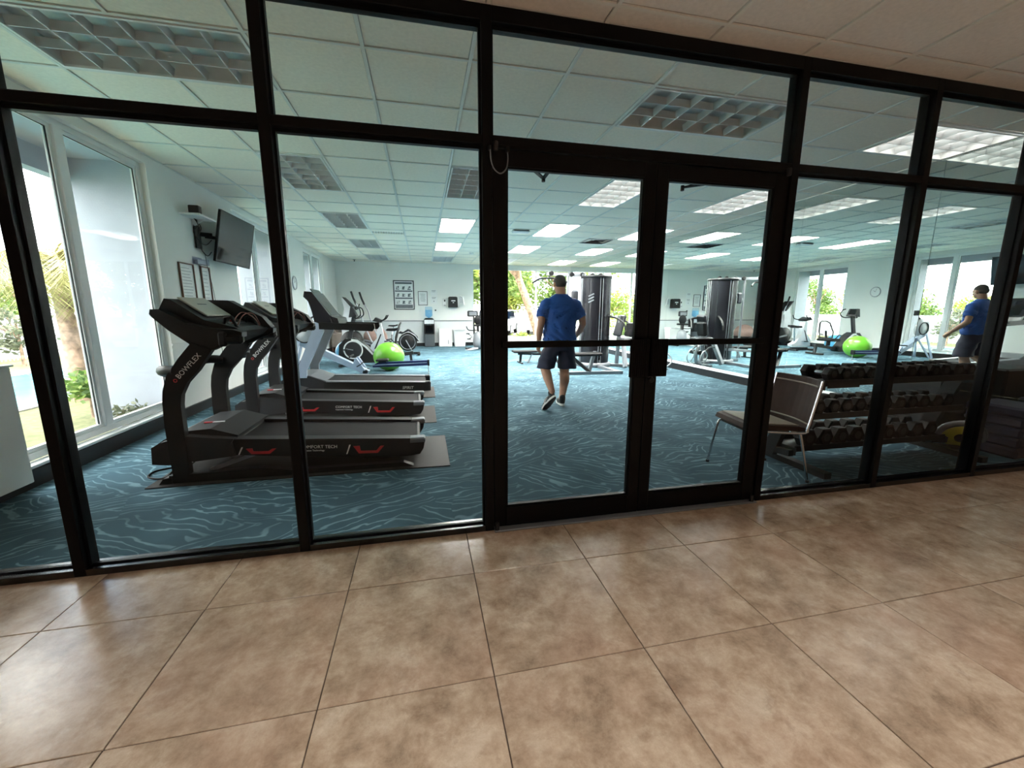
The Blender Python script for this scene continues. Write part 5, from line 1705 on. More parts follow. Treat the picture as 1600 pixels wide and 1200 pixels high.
def frame(name, label, x, y0, y1, z0, z1, fm, lines, cat='picture frame', grp=None):
    t = thing(name, label, cat, (x, (y0 + y1) / 2, (z0 + z1) / 2), grp)
    b = .014
    m = MB()
    m.box(x, x + .02, y0, y1, z0, z0 + b).box(x, x + .02, y0, y1, z1 - b, z1).box(x, x + .02, y0, y0 + b, z0 + b, z1 - b).box(x, x + .02, y1 - b, y1, z0 + b, z1 - b)
    m.build('frame', fm, t)
    MB().box(x, x + .006, y0 + b, y1 - b, z0 + b, z1 - b).build('sheet', M_PAPER, t)
    m = MB()
    r = random.Random(len(label))
    for k in range(lines):
        z = z1 - b - .05 - (z1 - z0 - 2 * b - .09) * k / max(1, lines - 1)
        m.box(x + .006, x + .007, y0 + b + .04, y1 - b - .04 - r.random() * .25 * (y1 - y0 - .12), z - .003, z + .003)
    m.build('print', M_INKL, t)
    return t


frame('framed_notice', 'tall brown-framed notice on the left wall behind the nearest treadmill console', XL + .001, 3.72, 4.06, 1.30, 1.92, M_WOODF, 14, grp='framed notices on the left wall')
frame('framed_notice', 'smaller brown-framed notice on the left wall under the television', XL + .001, 4.24, 4.48, 1.44, 1.92, M_WOODF, 8, grp='framed notices on the left wall')
t = thing('brochure_holder', 'clear acrylic holder fixed on the wall under the television cables', 'holder', (-2.93, 4.24, 1.95))
MB().box(-2.949, -2.945, 4.08, 4.32, 1.93, 2.03).box(-2.86, -2.856, 4.08, 4.32, 1.93, 2.00).box(-2.945, -2.86, 4.08, 4.32, 1.93, 1.934).box(-2.945, -2.86, 4.08, 4.084, 1.934, 2.01).box(-2.945, -2.86, 4.316, 4.32, 1.934, 2.01).build('tray', M_ACRYL, t)
MB().box(-2.935, -2.90, 4.11, 4.29, 1.935, 1.99, .003).build('papers', M_SILVER, t)
t = thing('wall_hook', 'small bent wire hook on the left wall below the framed notices', 'hook', (-2.94, 4.35, 1.27))
MB().tube(smoothpath([(-2.948, 4.33, 1.20), (-2.93, 4.33, 1.28), (-2.93, 4.36, 1.30), (-2.93, 4.38, 1.27), (-2.93, 4.38, 1.23)], 4), .004, 6).build('wire', M_DGREY, t)
t = thing('wall_clock', 'round pale wall clock between the second and third windows', 'clock', (XL, 8.5, 1.96))
MB().lathe([(0, .0), (.15, 0), (.165, .012), (.155, .03), (.145, .022)], (XL + .001, 8.5, 1.96), (1, 0, 0), 32, True, False).build('rim', M_LGREY, t)
MB().cyl((XL + .002, 8.5, 1.96), (XL + .018, 8.5, 1.96), .146, 32).build('face', M_WHITE, t)
m = MB()
for k in range(12):
    a = 2 * PI * k / 12
    c, s = math.cos(a), math.sin(a)
    m.bar((XL + .0185, 8.5 + c * .115, 1.96 + s * .115), (XL + .0185, 8.5 + c * .135, 1.96 + s * .135), .002, .006)
m.build('hour_marks', M_INKD, t)
MB().bar((XL + .021, 8.5, 1.96), (XL + .021, 8.5 + .06, 1.96 + .05), .002, .008).bar((XL + .023, 8.5, 1.96), (XL + .023, 8.5 - .03, 1.96 + .10), .002, .006).build('hands', M_INKD, t)
t = thing('light_switch', 'double light switch plate on the left wall low beside the treadmills', 'switch', (XL, 3.9, 1.1))
MB().box(XL, XL + .008, 3.84, 3.96, 1.04, 1.16, .003).build('plate', M_WHITE, t)
MB().box(XL + .008, XL + .014, 3.865, 3.885, 1.08, 1.12).box(XL + .008, XL + .014, 3.915, 3.935, 1.08, 1.12).build('toggles', M_WHITE, t)

# far wall: exercise poster, certificate, notice sheets, dispensers
yb = YB - .001


def wallbox(m, x0, x1, z0, z1, d0, d1, ch=0):
    return m.box(x0, x1, yb - d1, yb - d0, z0, z1, ch)


t = thing('exercise_poster', 'black framed poster of small exercise pictures on the far wall', 'poster', (-.63, yb, 1.87))
m = MB()
x0, x1, z0, z1 = -1.0, -.265, 1.35, 2.40
b = .035
wallbox(m, x0, x1, z0, z0 + b, 0, .025); wallbox(m, x0, x1, z1 - b, z1, 0, .025); wallbox(m, x0, x0 + b, z0 + b, z1 - b, 0, .025); wallbox(m, x1 - b, x1, z0 + b, z1 - b, 0, .025)
m.build('frame', M_INKD, t)
wallbox(MB(), x0 + b, x1 - b, z0 + b, z1 - b, 0, .008).build('sheet', M_PAPER, t)
m = MB()
wallbox(m, x0 + .07, x1 - .07, z1 - .13, z1 - .065, .008, .009)
r = random.Random(4)
for row in range(3):
    zt = z1 - .17 - row * .255
    wallbox(m, x0 + .06, x1 - .06, zt - .235, zt - .19, .008, .009)
    for c in range(3):
        xx = x0 + .08 + c * .205
        wallbox(m, xx + .02 + r.random() * .04, xx + .05 + r.random() * .05, zt - .16, zt - .05, .008, .0095)
        wallbox(m, xx + .01, xx + .13, zt - .17 + r.random() * .03, zt - .13, .008, .0095)
        wallbox(m, xx + .07 + r.random() * .03, xx + .12, zt - .10, zt - .03 - r.random() * .03, .008, .0095)
wallbox(m, x0 + .06, x1 - .06, z0 + .06, z0 + .13, .008, .009)
m.build('print', M_INK, t)
t = thing('certificate', 'thin black framed certificate above the water cooler', 'picture frame', (.04, yb, 1.76))
m = MB()
x0, x1, z0, z1, b = -.13, .21, 1.51, 2.02, .018
wallbox(m, x0, x1, z0, z0 + b, 0, .02); wallbox(m, x0, x1, z1 - b, z1, 0, .02); wallbox(m, x0, x0 + b, z0 + b, z1 - b, 0, .02); wallbox(m, x1 - b, x1, z0 + b, z1 - b, 0, .02)
m.build('frame', M_INKD, t)
wallbox(MB(), x0 + b, x1 - b, z0 + b, z1 - b, 0, .006).build('sheet', M_PAPER, t)
m = MB()
for k in range(6):
    wallbox(m, x0 + .08 + .01 * (k % 3), x1 - .08 - .01 * (k % 2), z1 - .11 - .05 * k, z1 - .10 - .05 * k, .006, .007)
m.build('print', M_INK, t)
for k, (xa, xb_, za, zb_, lab) in enumerate(((.33, .56, 1.86, 2.09, 'white notice sheet taped above another sheet on the far wall'), (.33, .56, 1.58, 1.84, 'white notice sheet with a dark mark, lower of two on the far wall'))):
    t = thing('notice_sheet', lab, 'notice', ((xa + xb_) / 2, yb, za))
    wallbox(MB(), xa, xb_, za, zb_, 0, .003).build('sheet', M_PAPER, t)
    m = MB()
    wallbox(m, xa + .04, xb_ - .04, zb_ - .05, zb_ - .035, .003, .004)
    wallbox(m, xa + .05, xb_ - .06, zb_ - .09, zb_ - .08, .003, .004)
    if k:
        wallbox(m, xa + .10, xa + .125, za + .06, za + .10, .003, .004)
    m.build('print', M_INK, t)
t = thing('soap_dispenser', 'small white wall dispenser with a dark window beside the towel dispenser', 'dispenser', (.83, yb, 1.62))
wallbox(MB(), .75, .91, 1.50, 1.76, 0, .09, .012).build('body', M_WHITE, t)
wallbox(MB(), .81, .86, 1.65, 1.72, .09, .094).build('window', M_BLACK, t)
wallbox(MB(), .80, .87, 1.50, 1.53, .09, .11, .004).build('lever', M_LGREY, t)
t = thing('towel_dispenser', 'black paper towel dispenser on the far wall', 'dispenser', (1.13, yb, 1.62))
MB().prism([(.96, 1.44), (.97, 1.80), (1.01, 1.83), (1.26, 1.83), (1.30, 1.80), (1.31, 1.44)], 'y', yb - .22, yb).build('body', M_BLACK, t)
wallbox(MB(), 1.07, 1.22, 1.66, 1.70, .22, .224).build('badge', M_PRINT, t)
wallbox(MB(), 1.12, 1.17, 1.60, 1.625, .22, .224).build('badge', M_PRINT, t)
wallbox(MB(), 1.02, 1.25, 1.34, 1.44, .10, .105).build('paper', M_PAPER, t)
t = thing('wall_phone', 'white wall phone with hanging handset right of the towel dispenser', 'telephone', (1.47, yb, 1.66))
wallbox(MB(), 1.40, 1.55, 1.60, 1.86, 0, .05, .01).build('base', M_SILVER, t)
MB().tube(smoothpath([(1.42, yb - .07, 1.85), (1.50, yb - .09, 1.80), (1.53, yb - .09, 1.62), (1.55, yb - .08, 1.55)], 4), .022, 8).build('handset', M_WHITE, t)
t = thing('valve_knob', 'small dark round valve on the far wall beside the water bottle', 'valve', (.46, yb, 1.33))
MB().cyl((.49, yb, 1.33), (.49, yb - .04, 1.33), .03, 14, .004).build('knob', M_DGREY, t)

t = thing('water_cooler', 'dark grey water cooler standing at the far wall', 'water cooler', (.23, 13.2, 0))
MB().box(.05, .42, 13.03, 13.38, .0, .46, .015).build('cabinet', M_COOLG, t)
MB().box(.045, .425, 13.02, 13.38, .46, 1.0, .02).build('upper_body', M_BLACK, t)
MB().box(.06, .41, 13.008, 13.02, .84, .985, .004).build('tap_panel', M_SILVER, t)
MB().box(.09, .38, 13.005, 13.02, .50, .78, .006).build('recess', M_SCREEN, t)
for x in (.18, .28):
    MB().cyl((x, 13.0, .80), (x, 13.0, .85), .014, 10).build('tap', M_CHROME, t)
MB().lathe([(.17, 0), (.175, .02), (.12, .05)], (.235, 13.2, 1.0), (0, 0, 1), 24).build('collar', M_BLACK, t)
t = thing('water_bottle', 'blue water bottle upside down on the dark cooler', 'bottle', (.235, 13.2, 1.05))
MB().lathe([(.03, .006), (.05, .03), (.12, .07), (.135, .10), (.135, .20), (.128, .21), (.135, .22), (.135, .38), (.12, .41), (.02, .415)], (.235, 13.2, 1.045), (0, 0, 1), 28).build('shell', M_BOTTLE, t)
MB().lathe([(.028, .01), (.045, .032), (.115, .075), (.130, .105), (.130, .30), (.001, .30)], (.235, 13.2, 1.045), (0, 0, 1), 28).build('water', glass('bottle_water', (.70, .88, .98), 1.33), t)

t = thing('storage_bin', 'white two-drawer plastic cabinet beside the water cooler', 'cabinet', (.80, 13.15, 0))
MB().box(.57, 1.05, 12.95, 13.38, .0, .66, .012).build('body', M_WHITE, t)
MB().box(.59, 1.03, 12.938, 12.95, .34, .645, .004).build('drawer', M_WHITE, t)
MB().box(.59, 1.03, 12.938, 12.95, .02, .33, .004).build('drawer', M_WHITE, t)
MB().box(.90, .925, 12.93, 12.938, .10, .25).build('handle', M_MGREY, t)
t = thing('waste_bin', 'white tapered waste bin with swing lid, right of the white cabinet', 'bin', (1.33, 13.12, 0))
m = MB()
vs = []
for z, s_ in ((0.002, .19), (.58, .235)):
    vs += [(1.34 + a * s_, 13.12 + b_ * s_ * .85, z) for a, b_ in ((-1, -1), (1, -1), (1, 1), (-1, 1))]
m.add(vs, [(0, 1, 2, 3), (4, 5, 6, 7), (0, 1, 5, 4), (1, 2, 6, 5), (2, 3, 7, 6), (3, 0, 4, 7)])
m.build('bucket', M_WHITE, t)
MB().prism([(1.095, .58), (1.10, .62), (1.56, .65), (1.585, .58)], 'y', 12.90, 13.34).build('lid', M_WHITE, t)
MB().prism([(1.14, .615), (1.54, .640), (1.54, .60), (1.14, .58)], 'y', 12.893, 12.905).build('flap', M_SILVER, t)

# ================================================================== the walking man
def organic(name, material, parent, m, voxel, iters, disp=None, label=None):
    me = bpy.data.meshes.new('soup')
    me.from_pydata([tuple(p) for p in m.v], [], m.f)
    bm = bmesh.new()
    bm.from_mesh(me)
    bmesh.ops.recalc_face_normals(bm, faces=bm.faces)
    bm.to_mesh(me)
    bm.free()
    o = bpy.data.objects.new('soup', me)
    COL.objects.link(o)
    r = o.modifiers.new('r', 'REMESH')
    r.mode = 'VOXEL'
    r.voxel_size = voxel
    s = o.modifiers.new('s', 'SMOOTH')
    s.factor = 0.5
    s.iterations = iters
    dg = bpy.context.evaluated_depsgraph_get()
    out = bpy.data.meshes.new_from_object(o.evaluated_get(dg))
    bpy.data.objects.remove(o, do_unlink=True)
    bpy.data.meshes.remove(me)
    out.name = name
    og = worldloc(parent)
    for v in out.vertices:
        p = Vector(v.co)
        if disp:
            p = p + Vector(v.normal) * disp(p)
        v.co = HM @ p - og
    for p in out.polygons:
        p.use_smooth = True
    out.materials.clear()
    out.materials.append(material)
    ob = bpy.data.objects.new(name, out)
    COL.objects.link(ob)
    ob.parent = parent
    ORG[ob.name] = og
    if label:
        ob['label'] = label
    return ob


HP = Vector((1.853, 3.12, 0))
HM = Matrix.Translation(HP) @ Matrix.Scale(1.013, 4)


def cap(m, pts, rs, n=14):
    """tapered limb: closed tube with round ends"""
    m.tube(pts, rs, n)
    for p, r in ((pts[0], rs[0]), (pts[-1], rs[-1])):
        m.ell(p, r, n, 8)
    return m


def loft(m, rings, n=28):
    vs = []
    for cx_, cy_, z, rx, ry in rings:
        for k in range(n):
            a = 2 * PI * k / n
            vs.append((cx_ + rx * math.cos(a), cy_ + ry * math.sin(a), z))
    k_ = len(rings)
    fs = [(i * n + j, i * n + (j + 1) % n, (i + 1) * n + (j + 1) % n, (i + 1) * n + j) for i in range(k_ - 1) for j in range(n)]
    fs += [tuple(range(n)), tuple(range((k_ - 1) * n, k_ * n))]
    return m.add(vs, fs)


man = thing('person', 'person in a blue t-shirt and navy shorts walking away, seen from behind', 'person', tuple(HP))
b = MB()
# head and neck (the head bends forward and turns a little to the left)
HR = Matrix.Translation((0, 0, 1.56)) @ Matrix.Rotation(math.radians(10), 4, 'Z') @ Matrix.Rotation(math.radians(-16), 4, 'X') @ Matrix.Translation((0, .0, -1.545))
b.M = HR
b.ell((0, .012, 1.672), (.078, .098, .098), 20, 14)
b.ell((0, .040, 1.612), (.058, .070, .062), 18, 12)
b.ell((0, .085, 1.585), (.030, .030, .026), 12, 8)
b.ell((0, .118, 1.640), (.013, .022, .022), 10, 8)
b.ell((0, .108, 1.662), (.010, .014, .030), 10, 8)
b.ell((0, .104, 1.603), (.026, .014, .008), 10, 8)
for s_ in (-1, 1):
    b.ell((s_ * .082, .006, 1.648), (.012, .022, .034), 10, 8)
    b.ell((s_ * .030, .094, 1.684), (.022, .012, .008), 10, 8)
b.M = None
cap(b, [(0, -.016, 1.48), (0, .006, 1.60)], [.070, .064])
# trunk
loft(b, [(0, 0, .82, .14, .11), (0, 0, .90, .185, .125), (0, .01, 1.00, .190, .13), (0, .015, 1.12, .185, .13), (0, .01, 1.28, .20, .125), (0, 0, 1.40, .19, .10), (0, -.01, 1.455, .13, .075), (0, -.01, 1.50, .07, .062)])
# legs
cap(b, [(.10, 0, .86), (.098, .03, .70), (.092, .035, .51)], [.100, .092, .070])
cap(b, [(.092, .035, .51), (.088, .0, .38), (.068, -.012, .24), (.048, -.012, .10)], [.068, .069, .054, .040])
b.ell((.09, -.024, .37), (.058, .058, .10), 14, 10)
cap(b, [(-.11, 0, .86), (-.155, .045, .70), (-.190, .055, .54)], [.100, .092, .070])
cap(b, [(-.190, .055, .54), (-.192, -.06, .455), (-.190, -.17, .355), (-.182, -.275, .262)], [.068, .067, .053, .040])
b.ell((-.192, -.085, .41), (.056, .082, .066), 14, 10)


def hand(b, wrist, dirv, palm_n, side):
    d = Vector(dirv).normalized()
    pn = Vector(palm_n).normalized()
    sd = d.cross(pn).normalized() * side
    w_ = Vector(wrist)
    cap(b, [w_, w_ + d * .045, w_ + d * .085], [.026, .034, .032], 10)
    for k, (off, ln, r) in enumerate(((-.030, .072, .0095), (-.010, .082, .0098), (.010, .076, .0095), (.029, .060, .0085))):
        p0 = w_ + d * .080 + sd * off
        p1 = p0 + d * ln * .42 + pn * .006
        p2 = p1 + (d * .8 + pn * .6).normalized() * ln * .33
        p3 = p2 + (d * .5 + pn * .86).normalized() * ln * .25
        cap(b, [p0, p1, p2, p3], [r * 1.05, r, r * .95, r * .8], 8)
    t0 = w_ + d * .025 - sd * .026
    t1 = t0 + (d * .75 - sd * .55 + pn * .35).normalized() * .040
    t2 = t1 + (d * .95 - sd * .1 + pn * .35).normalized() * .032
    cap(b, [t0, t1, t2], [.013, .0115, .0095], 8)


# left arm hangs, right forearm swings forward
cap(b, [(-.195, -.005, 1.40), (-.262, -.03, 1.28), (-.282, -.045, 1.14)], [.058, .054, .047])
cap(b, [(-.282, -.045, 1.14), (-.292, -.02, 1.03), (-.290, .03, .89)], [.045, .043, .029])
hand(b, (-.290, .030, .885), (-.02, .08, -1), (.9, .25, 0), 1)
cap(b, [(.195, -.005, 1.40), (.285, -.04, 1.28), (.312, -.045, 1.14)], [.062, .054, .045])
cap(b, [(.312, -.045, 1.14), (.318, .05, 1.05), (.292, .175, .945)], [.045, .043, .029])
hand(b, (.290, .180, .940), (-.10, .72, -.68), (-.9, .0, .1), -1)
organic('body', M_SKIN, man, b, .0075, 4)
# hair, eyes
h = MB()
h.M = HR
h.ell((0, -.004, 1.694), (.0835, .096, .084), 20, 14)
h.ell((0, -.032, 1.655), (.0775, .072, .070), 20, 14)
organic('hair', M_HAIR, man, h, .007, 3)
for s_ in (-1, 1):
    e = MB()
    e.M = HM @ HR
    e.ell((s_ * .031, .101, 1.669), (.011, .008, .007), 10, 8)
    e.build('eye', M_BLACK, man)
# t-shirt
s = MB()
loft(s, [(0, .0, .915, .238, .155), (0, .005, .96, .234, .158), (0, .01, 1.06, .228, .158), (0, .012, 1.18, .232, .156), (0, .005, 1.30, .246, .150), (0, 0, 1.39, .250, .132),
         (0, -.003, 1.44, .226, .112), (0, -.006, 1.48, .168, .096), (0, -.008, 1.512, .112, .086), (0, -.008, 1.535, .084, .078)])
for s_ in (-1, 1):
    s.tube([(s_ * .15, -.003, 1.42), (s_ * .205, -.010, 1.385), (s_ * .250, -.024, 1.30), (s_ * (.272 if s_ < 0 else .292), -.034, 1.225)], [.080, .086, .080, .074], 16)


def folds(p):
    return (.0085 * math.sin(38 * p.x + 9 * math.sin(7 * p.z + 2 * p.x)) * (1.0 if p.z < 1.35 else .4)
            + .006 * math.sin(30 * p.z + 22 * p.x) * math.sin(11 * p.z - 17 * p.x))


sh = organic('t_shirt', M_SHIRT, man, s, .009, 4, folds)
q = MB()
loft(q, [(0, -.008, 1.520, .086, .079), (0, -.008, 1.533, .080, .073)])
organic('collar', M_SHIRT, man, q, .006, 2)
# shorts
s = MB()
loft(s, [(0, 0, .78, .215, .155), (0, 0, .86, .218, .155), (0, 0, .95, .205, .145)])
loft(s, [(.130, .035, .522, .130, .134), (.120, .03, .64, .124, .134), (.105, .005, .80, .112, .140), (.09, 0, .88, .10, .13)])
loft(s, [(-.178, .045, .530, .128, .132), (-.155, .035, .66, .122, .134), (-.115, .005, .80, .112, .140), (-.09, 0, .88, .10, .13)])
organic('shorts', M_SHORT, man, s, .009, 4, lambda p: .004 * math.sin(32 * p.x + 6 * math.sin(9 * p.z)))


def shoe(F, stripes):
    def pl(m):
        m2 = MB()
        m2.v = [tuple(F @ Vector(p)) for p in m.v]
        m2.f, m2.sm = m.f, m.sm
        return m2
    m = MB()
    cap(m, [(0, .0, .055), (0, .06, .060), (0, .13, .050), (0, .20, .038)], [.040, .044, .042, .034], 14)
    cap(m, [(0, .005, .06), (0, -.005, .115)], [.042, .044], 14)
    m.ell((0, .10, .035), (.047, .14, .025), 18, 10)
    u = organic('shoe', M_BLACK, man, pl(m), .006, 4)
    outl = []
    for k in range(28):
        a = 2 * PI * k / 28
        y = .098 + .152 * math.sin(a)
        wd = .046 - .007 * math.cos(2 * a) * 0 + (.006 if y > .12 else -.002)
        outl.append((wd * math.cos(a), y))
    m = MB()
    m.M = HM @ F
    m.prism(outl, 'z', .006, .034)
    m.build('midsole', M_SOLE, u)
    m = MB()
    m.M = HM @ F
    m.prism([(x * .93, .098 + (y - .098) * .96) for x, y in outl], 'z', .0, .006)
    m.build('outsole', M_BLACK, u)
    if stripes:
        m = MB()
        m.M = HM @ F
        for k in range(3):
            y = .060 + .030 * k
            m.bar((-.0475, y + .012, .034), (-.040, y - .010, .085), .005, .014, (1, 0, 0))
        m.build('side_stripe', M_PRINT, u)


# right foot flat, left foot trailing on its toe with the sole showing
shoe(Matrix.Translation((.045, -.045, .002)) @ Matrix.Rotation(math.radians(-4), 4, 'Z'), False)
heel, toe = Vector((-.160, -.345, .190)), Vector((-.262, -.215, .004))
yd = (toe - heel).normalized()
zd = Vector((.05, .62, .78))
zd = (zd - yd * zd.dot(yd)).normalized()
xd = yd.cross(zd).normalized()
FM = Matrix(((xd.x, yd.x, zd.x, 0), (xd.y, yd.y, zd.y, 0), (xd.z, yd.z, zd.z, 0), (0, 0, 0, 1)))
p0 = heel + yd * .04
shoe(Matrix.Translation(p0) @ FM, True)

# ================================================================== outdoors
gr = struct('ground', 'lawn around the building')
MB().box(-70, 70, -30, 90, -.4, -.10).build('lawn', M_LAWN, gr)
MB().box(-70, 70, 19.0, 40, -.2, -.085).build('parking_asphalt', M_CONC, gr)
MB().box(-9.0, -8.75, -6, 14.0, -.2, -.06).build('pool_deck_edge', M_CONC, gr)
t = thing('swimming_pool', 'turquoise swimming pool on the lawn outside the left windows', 'pool', (-7.2, 4, -.1))
MB().box(-8.75, -5.75, -6, 12.5, -.2, -.092).build('water', M_WATER, t)
m = MB()
m.box(-5.75, -5.60, -6.1, 12.6, -.2, -.075, .01).box(-8.80, -8.65, -6.1, 12.6, -.2, -.074, .01).box(-8.65, -5.75, 12.45, 12.6, -.2, -.075, .01)
m.build('coping', M_CONC, t)


def leaves(m, c, r, n, size, rnd, flat=1.0):
    vs, fs = [], []
    for _ in range(n):
        while True:
            d = Vector((rnd.uniform(-1, 1), rnd.uniform(-1, 1), rnd.uniform(-1, 1)))
            if .25 < d.length < 1:
                break
        d = d * (.55 + .45 * d.length)
        p = Vector((c[0] + d.x * r[0], c[1] + d.y * r[1], c[2] + d.z * r[2]))
        u = Vector((rnd.gauss(0, 1), rnd.gauss(0, 1), rnd.gauss(0, .6))).normalized()
        w_ = u.orthogonal().normalized()
        w_ = Matrix.Rotation(rnd.uniform(0, 6.28), 3, u) @ w_
        s_ = size * rnd.uniform(.6, 1.3)
        i = len(vs)
        vs += [p - u * s_, p + w_ * s_ * .45, p + u * s_, p - w_ * s_ * .45]
        fs.append((i, i + 1, i + 2, i + 3))
    m.add(vs, fs)


def tree(label, x, y, h, cr, m_leaf, seed, n=900, size=.16, trunk=.10, lean=0.0, low=.12, cat='tree', grp='trees outside'):
    rnd = random.Random(seed)
    t = thing('shrub' if cat == 'shrub' else 'leafy_tree', label, cat, (x, y, -.1), grp)
    m = MB()
    tx = x + lean
    m.tube(smoothpath([(x, y, -.1), (x + lean * .45, y, h * .35), (tx, y, h * .75)], 4), [trunk * (1 - .5 * k / 8) for k in range(9)], 8)
    for k in range(5):
        a = rnd.uniform(0, 6.28)
        m.tube([(x + lean * .5, y, h * .40), (tx + math.cos(a) * cr * .6, y + math.sin(a) * cr * .6, h * rnd.uniform(.5, .85))], [trunk * .5, trunk * .2], 6)
    m.build('trunk' if cat == 'tree' else 'stem', M_BARK, t)
    m = MB()
    nb = 7
    for k in range(nb):
        a = rnd.uniform(0, 6.28)
        rr_ = cr * rnd.uniform(.2, .65)
        zz = h * (low + (1 - low) * rnd.uniform(.15, .85))
        q = cr * rnd.uniform(.45, .7)
        leaves(m, (tx + math.cos(a) * rr_, y + math.sin(a) * rr_, zz), (q, q, min(q * .8, h * .45)), n // nb, size, rnd)
    m.build('foliage', m_leaf, t, kind=None, weld=False)
    return t


k = 0
for x, y, h, cr, ml, n, lab in (
        (4.4, 26.5, 7.0, 2.9, M_LEAFG, 3600, 'green tree filling the far window nearest the door post'),
        (7.4, 32.4, 8.6, 2.6, M_LEAFY, 3800, 'tall yellow-green tree beyond the parked cars, between two green trees'),
        (9.9, 27.0, 7.0, 2.7, M_LEAFG, 3600, 'green tree behind the head of the walking man'),
        (14.8, 32.5, 5.6, 2.2, M_LEAFY, 1500, 'yellow-green tree behind the weight tower'),
        (19.2, 33.0, 5.2, 2.2, M_LEAFG, 1200, 'green tree outside beyond the weight tower, right of the yellow-green one'),
        (-1.0, 24.5, 2.4, 1.9, M_LEAFY, 1500, 'low yellow-green tree outside the far wall, seen in the mirror'),
        (-4.6, 26.5, 2.3, 1.9, M_LEAFG, 1500, 'low green tree outside the far wall, seen in the mirror'),
        (-8.6, 26.0, 2.6, 2.0, M_LEAFY, 1500, 'yellow-green tree outside the back left corner, seen in the mirror'),
        (-24.0, 1.0, 2.6, 1.9, M_LEAFY, 2400, 'yellow-green tree beyond the pool fence, first in the row from the glass front'),
        (-24.6, 5.0, 2.7, 1.9, M_LEAFG, 2400, 'green tree beyond the pool fence, second in the row from the glass front'),
        (-24.0, 9.0, 2.7, 1.9, M_LEAFY, 2400, 'yellow-green tree beyond the pool fence, third in the row from the glass front'),
        (-24.6, 13.0, 2.8, 1.9, M_LEAFG, 2400, 'green tree beyond the pool fence, fourth in the row from the glass front'),
        (-24.0, 17.0, 2.8, 1.9, M_LEAFY, 2400, 'yellow-green tree beyond the pool fence, fifth in the row from the glass front'),
        (-24.6, 21.0, 3.0, 1.9, M_LEAFG, 2400, 'green tree beyond the pool fence, sixth in the row from the glass front'),
        (-24.0, 25.0, 3.6, 1.9, M_LEAFY, 2400, 'yellow-green tree beyond the pool fence, seventh in the row from the glass front'),
        (-24.6, 29.5, 4.3, 1.9, M_LEAFG, 2400, 'green tree beyond the pool fence, eighth in the row from the glass front'),
        (-24.0, 34.0, 4.6, 1.9, M_LEAFY, 2400, 'yellow-green tree beyond the pool fence, ninth in the row from the glass front'),
        (-24.6, 38.5, 4.4, 1.9, M_LEAFG, 2400, 'green tree beyond the pool fence, tenth in the row from the glass front')):
    k += 1
    tree(lab, x, y, h, cr, ml, 20 + k, int(n * (2.6 if n > 3000 else 1.5)), .15 if n > 3000 else .13, .14)
# leaning trunk close to the far windows
t = tree('tree with a thick leaning trunk outside the far window', 5.95, 18.2, 7.2, 2.6, M_LEAFY, 77, 5200, .13, .24, -2.2, .52)
tree('bare grey-green shrub across the pool beside the white fence', -9.95, 7.6, 1.7, .75, M_LEAFD, 91, 700, .08, .04, 0, .1, 'shrub', 'shrubs outside')
tree('bare grey-green shrub across the pool, farther along the white fence', -9.95, 10.4, 1.5, .7, M_LEAFD, 92, 600, .08, .04, 0, .1, 'shrub', 'shrubs outside')
tree('leafy green shrub on the grass close to the nearest window', -4.38, 4.12, .50, .36, M_LEAFG, 93, 420, .055, .02, 0, .05, 'shrub', 'shrubs outside')
tree('low shrub at the foot of the white pier outside the nearest window', -3.45, 3.2, .26, .22, M_LEAFD, 94, 200, .04, .012, 0, .05, 'shrub', 'shrubs outside')
tree('low clipped hedge plant under the far window with the leaning trunk', 4.2, 14.9, .42, .55, M_LEAFY, 95, 420, .06, .02, 0, .05, 'shrub', 'shrubs outside')
tree('low clipped hedge plant outside the far window, nearest the door post', 2.7, 14.9, .42, .55, M_LEAFG, 96, 420, .06, .02, 0, .05, 'shrub', 'shrubs outside')
tree('golden shrub outside the far windows, seen in the mirror left of the weight tower', .2, 19.0, 1.5, .9, M_LEAFY, 97, 600, .08, .03, 0, .05, 'shrub', 'shrubs outside')


def palm(label, x, y, h, nf, ln, seed, r0):
    rnd = random.Random(seed)
    t = thing('palm_tree', label, 'palm', (x, y, -.1), 'palms by the pool')
    m = MB()
    npt = 22
    m.tube([(x - .05 * k / npt, y, -.1 + h * k / npt) for k in range(npt + 1)], [r0 * (1.12 - .25 * k / npt + (.05 if k % 2 else 0)) for k in range(npt + 1)], 12)
    m.build('trunk', M_BARK, t)
    top = Vector((x - .05, y, h - .1))
    for k in range(nf):
        az = 2 * PI * k / nf + rnd.uniform(-.15, .15)
        el = rnd.uniform(-.35, 1.15)
        d = Vector((math.cos(az), math.sin(az), 0))
        pts = []
        p = top.copy()
        e = el
        for i in range(13):
            pts.append(p.copy())
            p = p + (d * math.cos(e) + Vector((0, 0, math.sin(e)))) * (ln / 12)
            e -= .17 + .03 * i * .5
        sd = d.cross(Vector((0, 0, 1)))
        vs, fs = [], []
        for i in range(1, 13):
            w_ = ln * .34 * math.sin(PI * min(1, (i + 1.5) / 14)) ** .7
            for s_ in (-1, 1):
                for j in range(3):
                    q = pts[i - 1].lerp(pts[i], j / 3)
                    tip = q + sd * s_ * w_ * rnd.uniform(.8, 1.1) + (pts[i] - pts[i - 1]) * 2.2 - Vector((0, 0, w_ * rnd.uniform(.35, .7)))
                    b_ = len(vs)
                    tn = (pts[i] - pts[i - 1]).normalized() * .012
                    vs += [q - tn, q + tn, tip]
                    fs.append((b_, b_ + 1, b_ + 2))
        mm = MB()
        mm.add(vs, fs)
        mm.tube(pts, [.014 * (1 - .8 * i / 12) for i in range(13)], 5)
        mm.build('frond', M_PALM, t, weld=False)
    return t


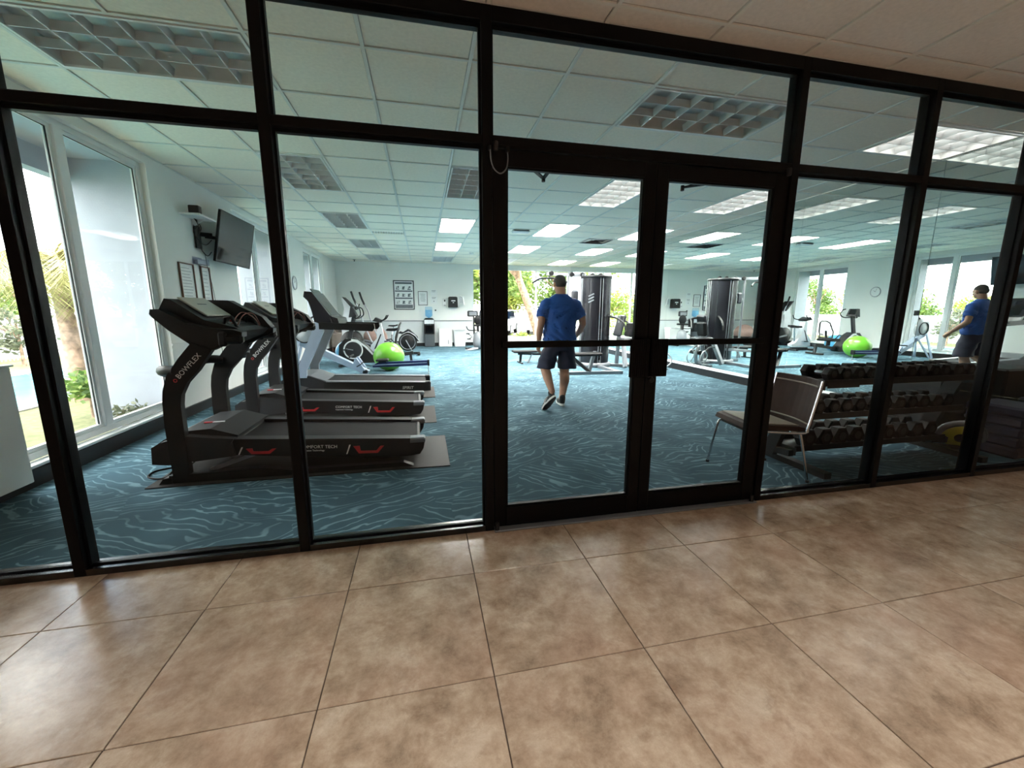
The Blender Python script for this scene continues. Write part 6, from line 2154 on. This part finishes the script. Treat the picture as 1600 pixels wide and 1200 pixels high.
palm('palm with dry drooping fronds beside the pool outside the nearest window', -5.36, 5.42, 2.15, 28, 1.25, 5, .105)
palm('yellowish palm across the pool at the left edge of the photo', -9.9, 6.3, 2.6, 18, 1.5, 6, .15)

t = thing('pool_fence', 'white picket fence across the pool', 'fence', (-11.0, 12, -.1))
m = MB()
for i in range(0, 260):
    y = -2 + i * .115
    m.box(-11.01, -10.99, y, y + .03, -.05, 1.0)
m.build('pickets', M_WIN, t, kind='stuff')
MB().box(-11.02, -10.98, -2, 28, .0, .05).build('rail', M_WIN, t)
MB().box(-11.02, -10.98, -2, 28, .88, .94).build('rail', M_WIN, t)
for i in range(13):
    MB().box(-11.04, -10.96, -2.04 + i * 2.5, -1.96 + i * 2.5, -.1, 1.06, .006).build('post', M_WIN, t)
t = thing('neighbour_wall', 'low white garden wall behind the pool fence', 'wall', (-11.9, 14, -.1))
MB().box(-12.0, -11.8, 4, 30, -.1, 1.15, .01).build('wall_body', M_STUCCO, t)


def car(label, x, y, rz, m_body):
    t = thing('car', label, 'car', (x, y, -.085), 'parked cars')
    M4 = Matrix.Translation((x, y, -.085)) @ Matrix.Rotation(rz, 4, 'Z')

    def mk():
        m = MB()
        m.M = M4
        return m
    m = mk()
    m.prism([(-2.15, .30), (-2.2, .62), (-1.95, .82), (-1.1, .92), (1.55, .95), (2.1, .85), (2.2, .45), (2.1, .28)], 'y', -.86, .86)
    m.build('body', m_body, t)
    m = mk()
    m.prism([(-1.0, .92), (-.35, 1.40), (.95, 1.42), (1.6, .95)], 'y', -.74, .74)
    m.build('cabin', M_SCREEN, t)
    m = mk()
    m.prism([(-.42, 1.385), (-.32, 1.44), (.92, 1.46), (1.0, 1.40)], 'y', -.70, .70)
    m.build('roof', m_body, t)
    for wx_ in (-1.4, 1.35):
        for wy_ in (-.88, .70):
            m = mk()
            m.lathe([(.10, 0), (.30, .0), (.32, .03), (.32, .15), (.30, .18), (.10, .18)], (wx_, wy_, .32), (0, 1, 0), 20)
            wv = m.build('wheel', M_RUB, t)
            m = mk()
            m.cyl((wx_, wy_ - .005, .32), (wx_, wy_ + .185, .32), .19, 16)
            m.build('hub', M_LGREY, wv)
    for s_ in (-.6, .6):
        m = mk()
        m.box(-2.21, -2.15, s_ - .18, s_ + .18, .60, .72, .02)
        m.build('headlamp', M_SILVER, t)


car('white parked car outside the far window left of the leaning trunk', 4.6, 22.3, math.radians(70), M_CARW)
car('red parked car far beyond the far windows', 5.1, 29.6, math.radians(80), M_CARR)
car('grey parked car beside the red one beyond the far windows', 9.9, 31.5, math.radians(85), M_CARG)
car('white parked car behind the walking man outside the far window', 7.3, 22.6, math.radians(75), M_CARW)
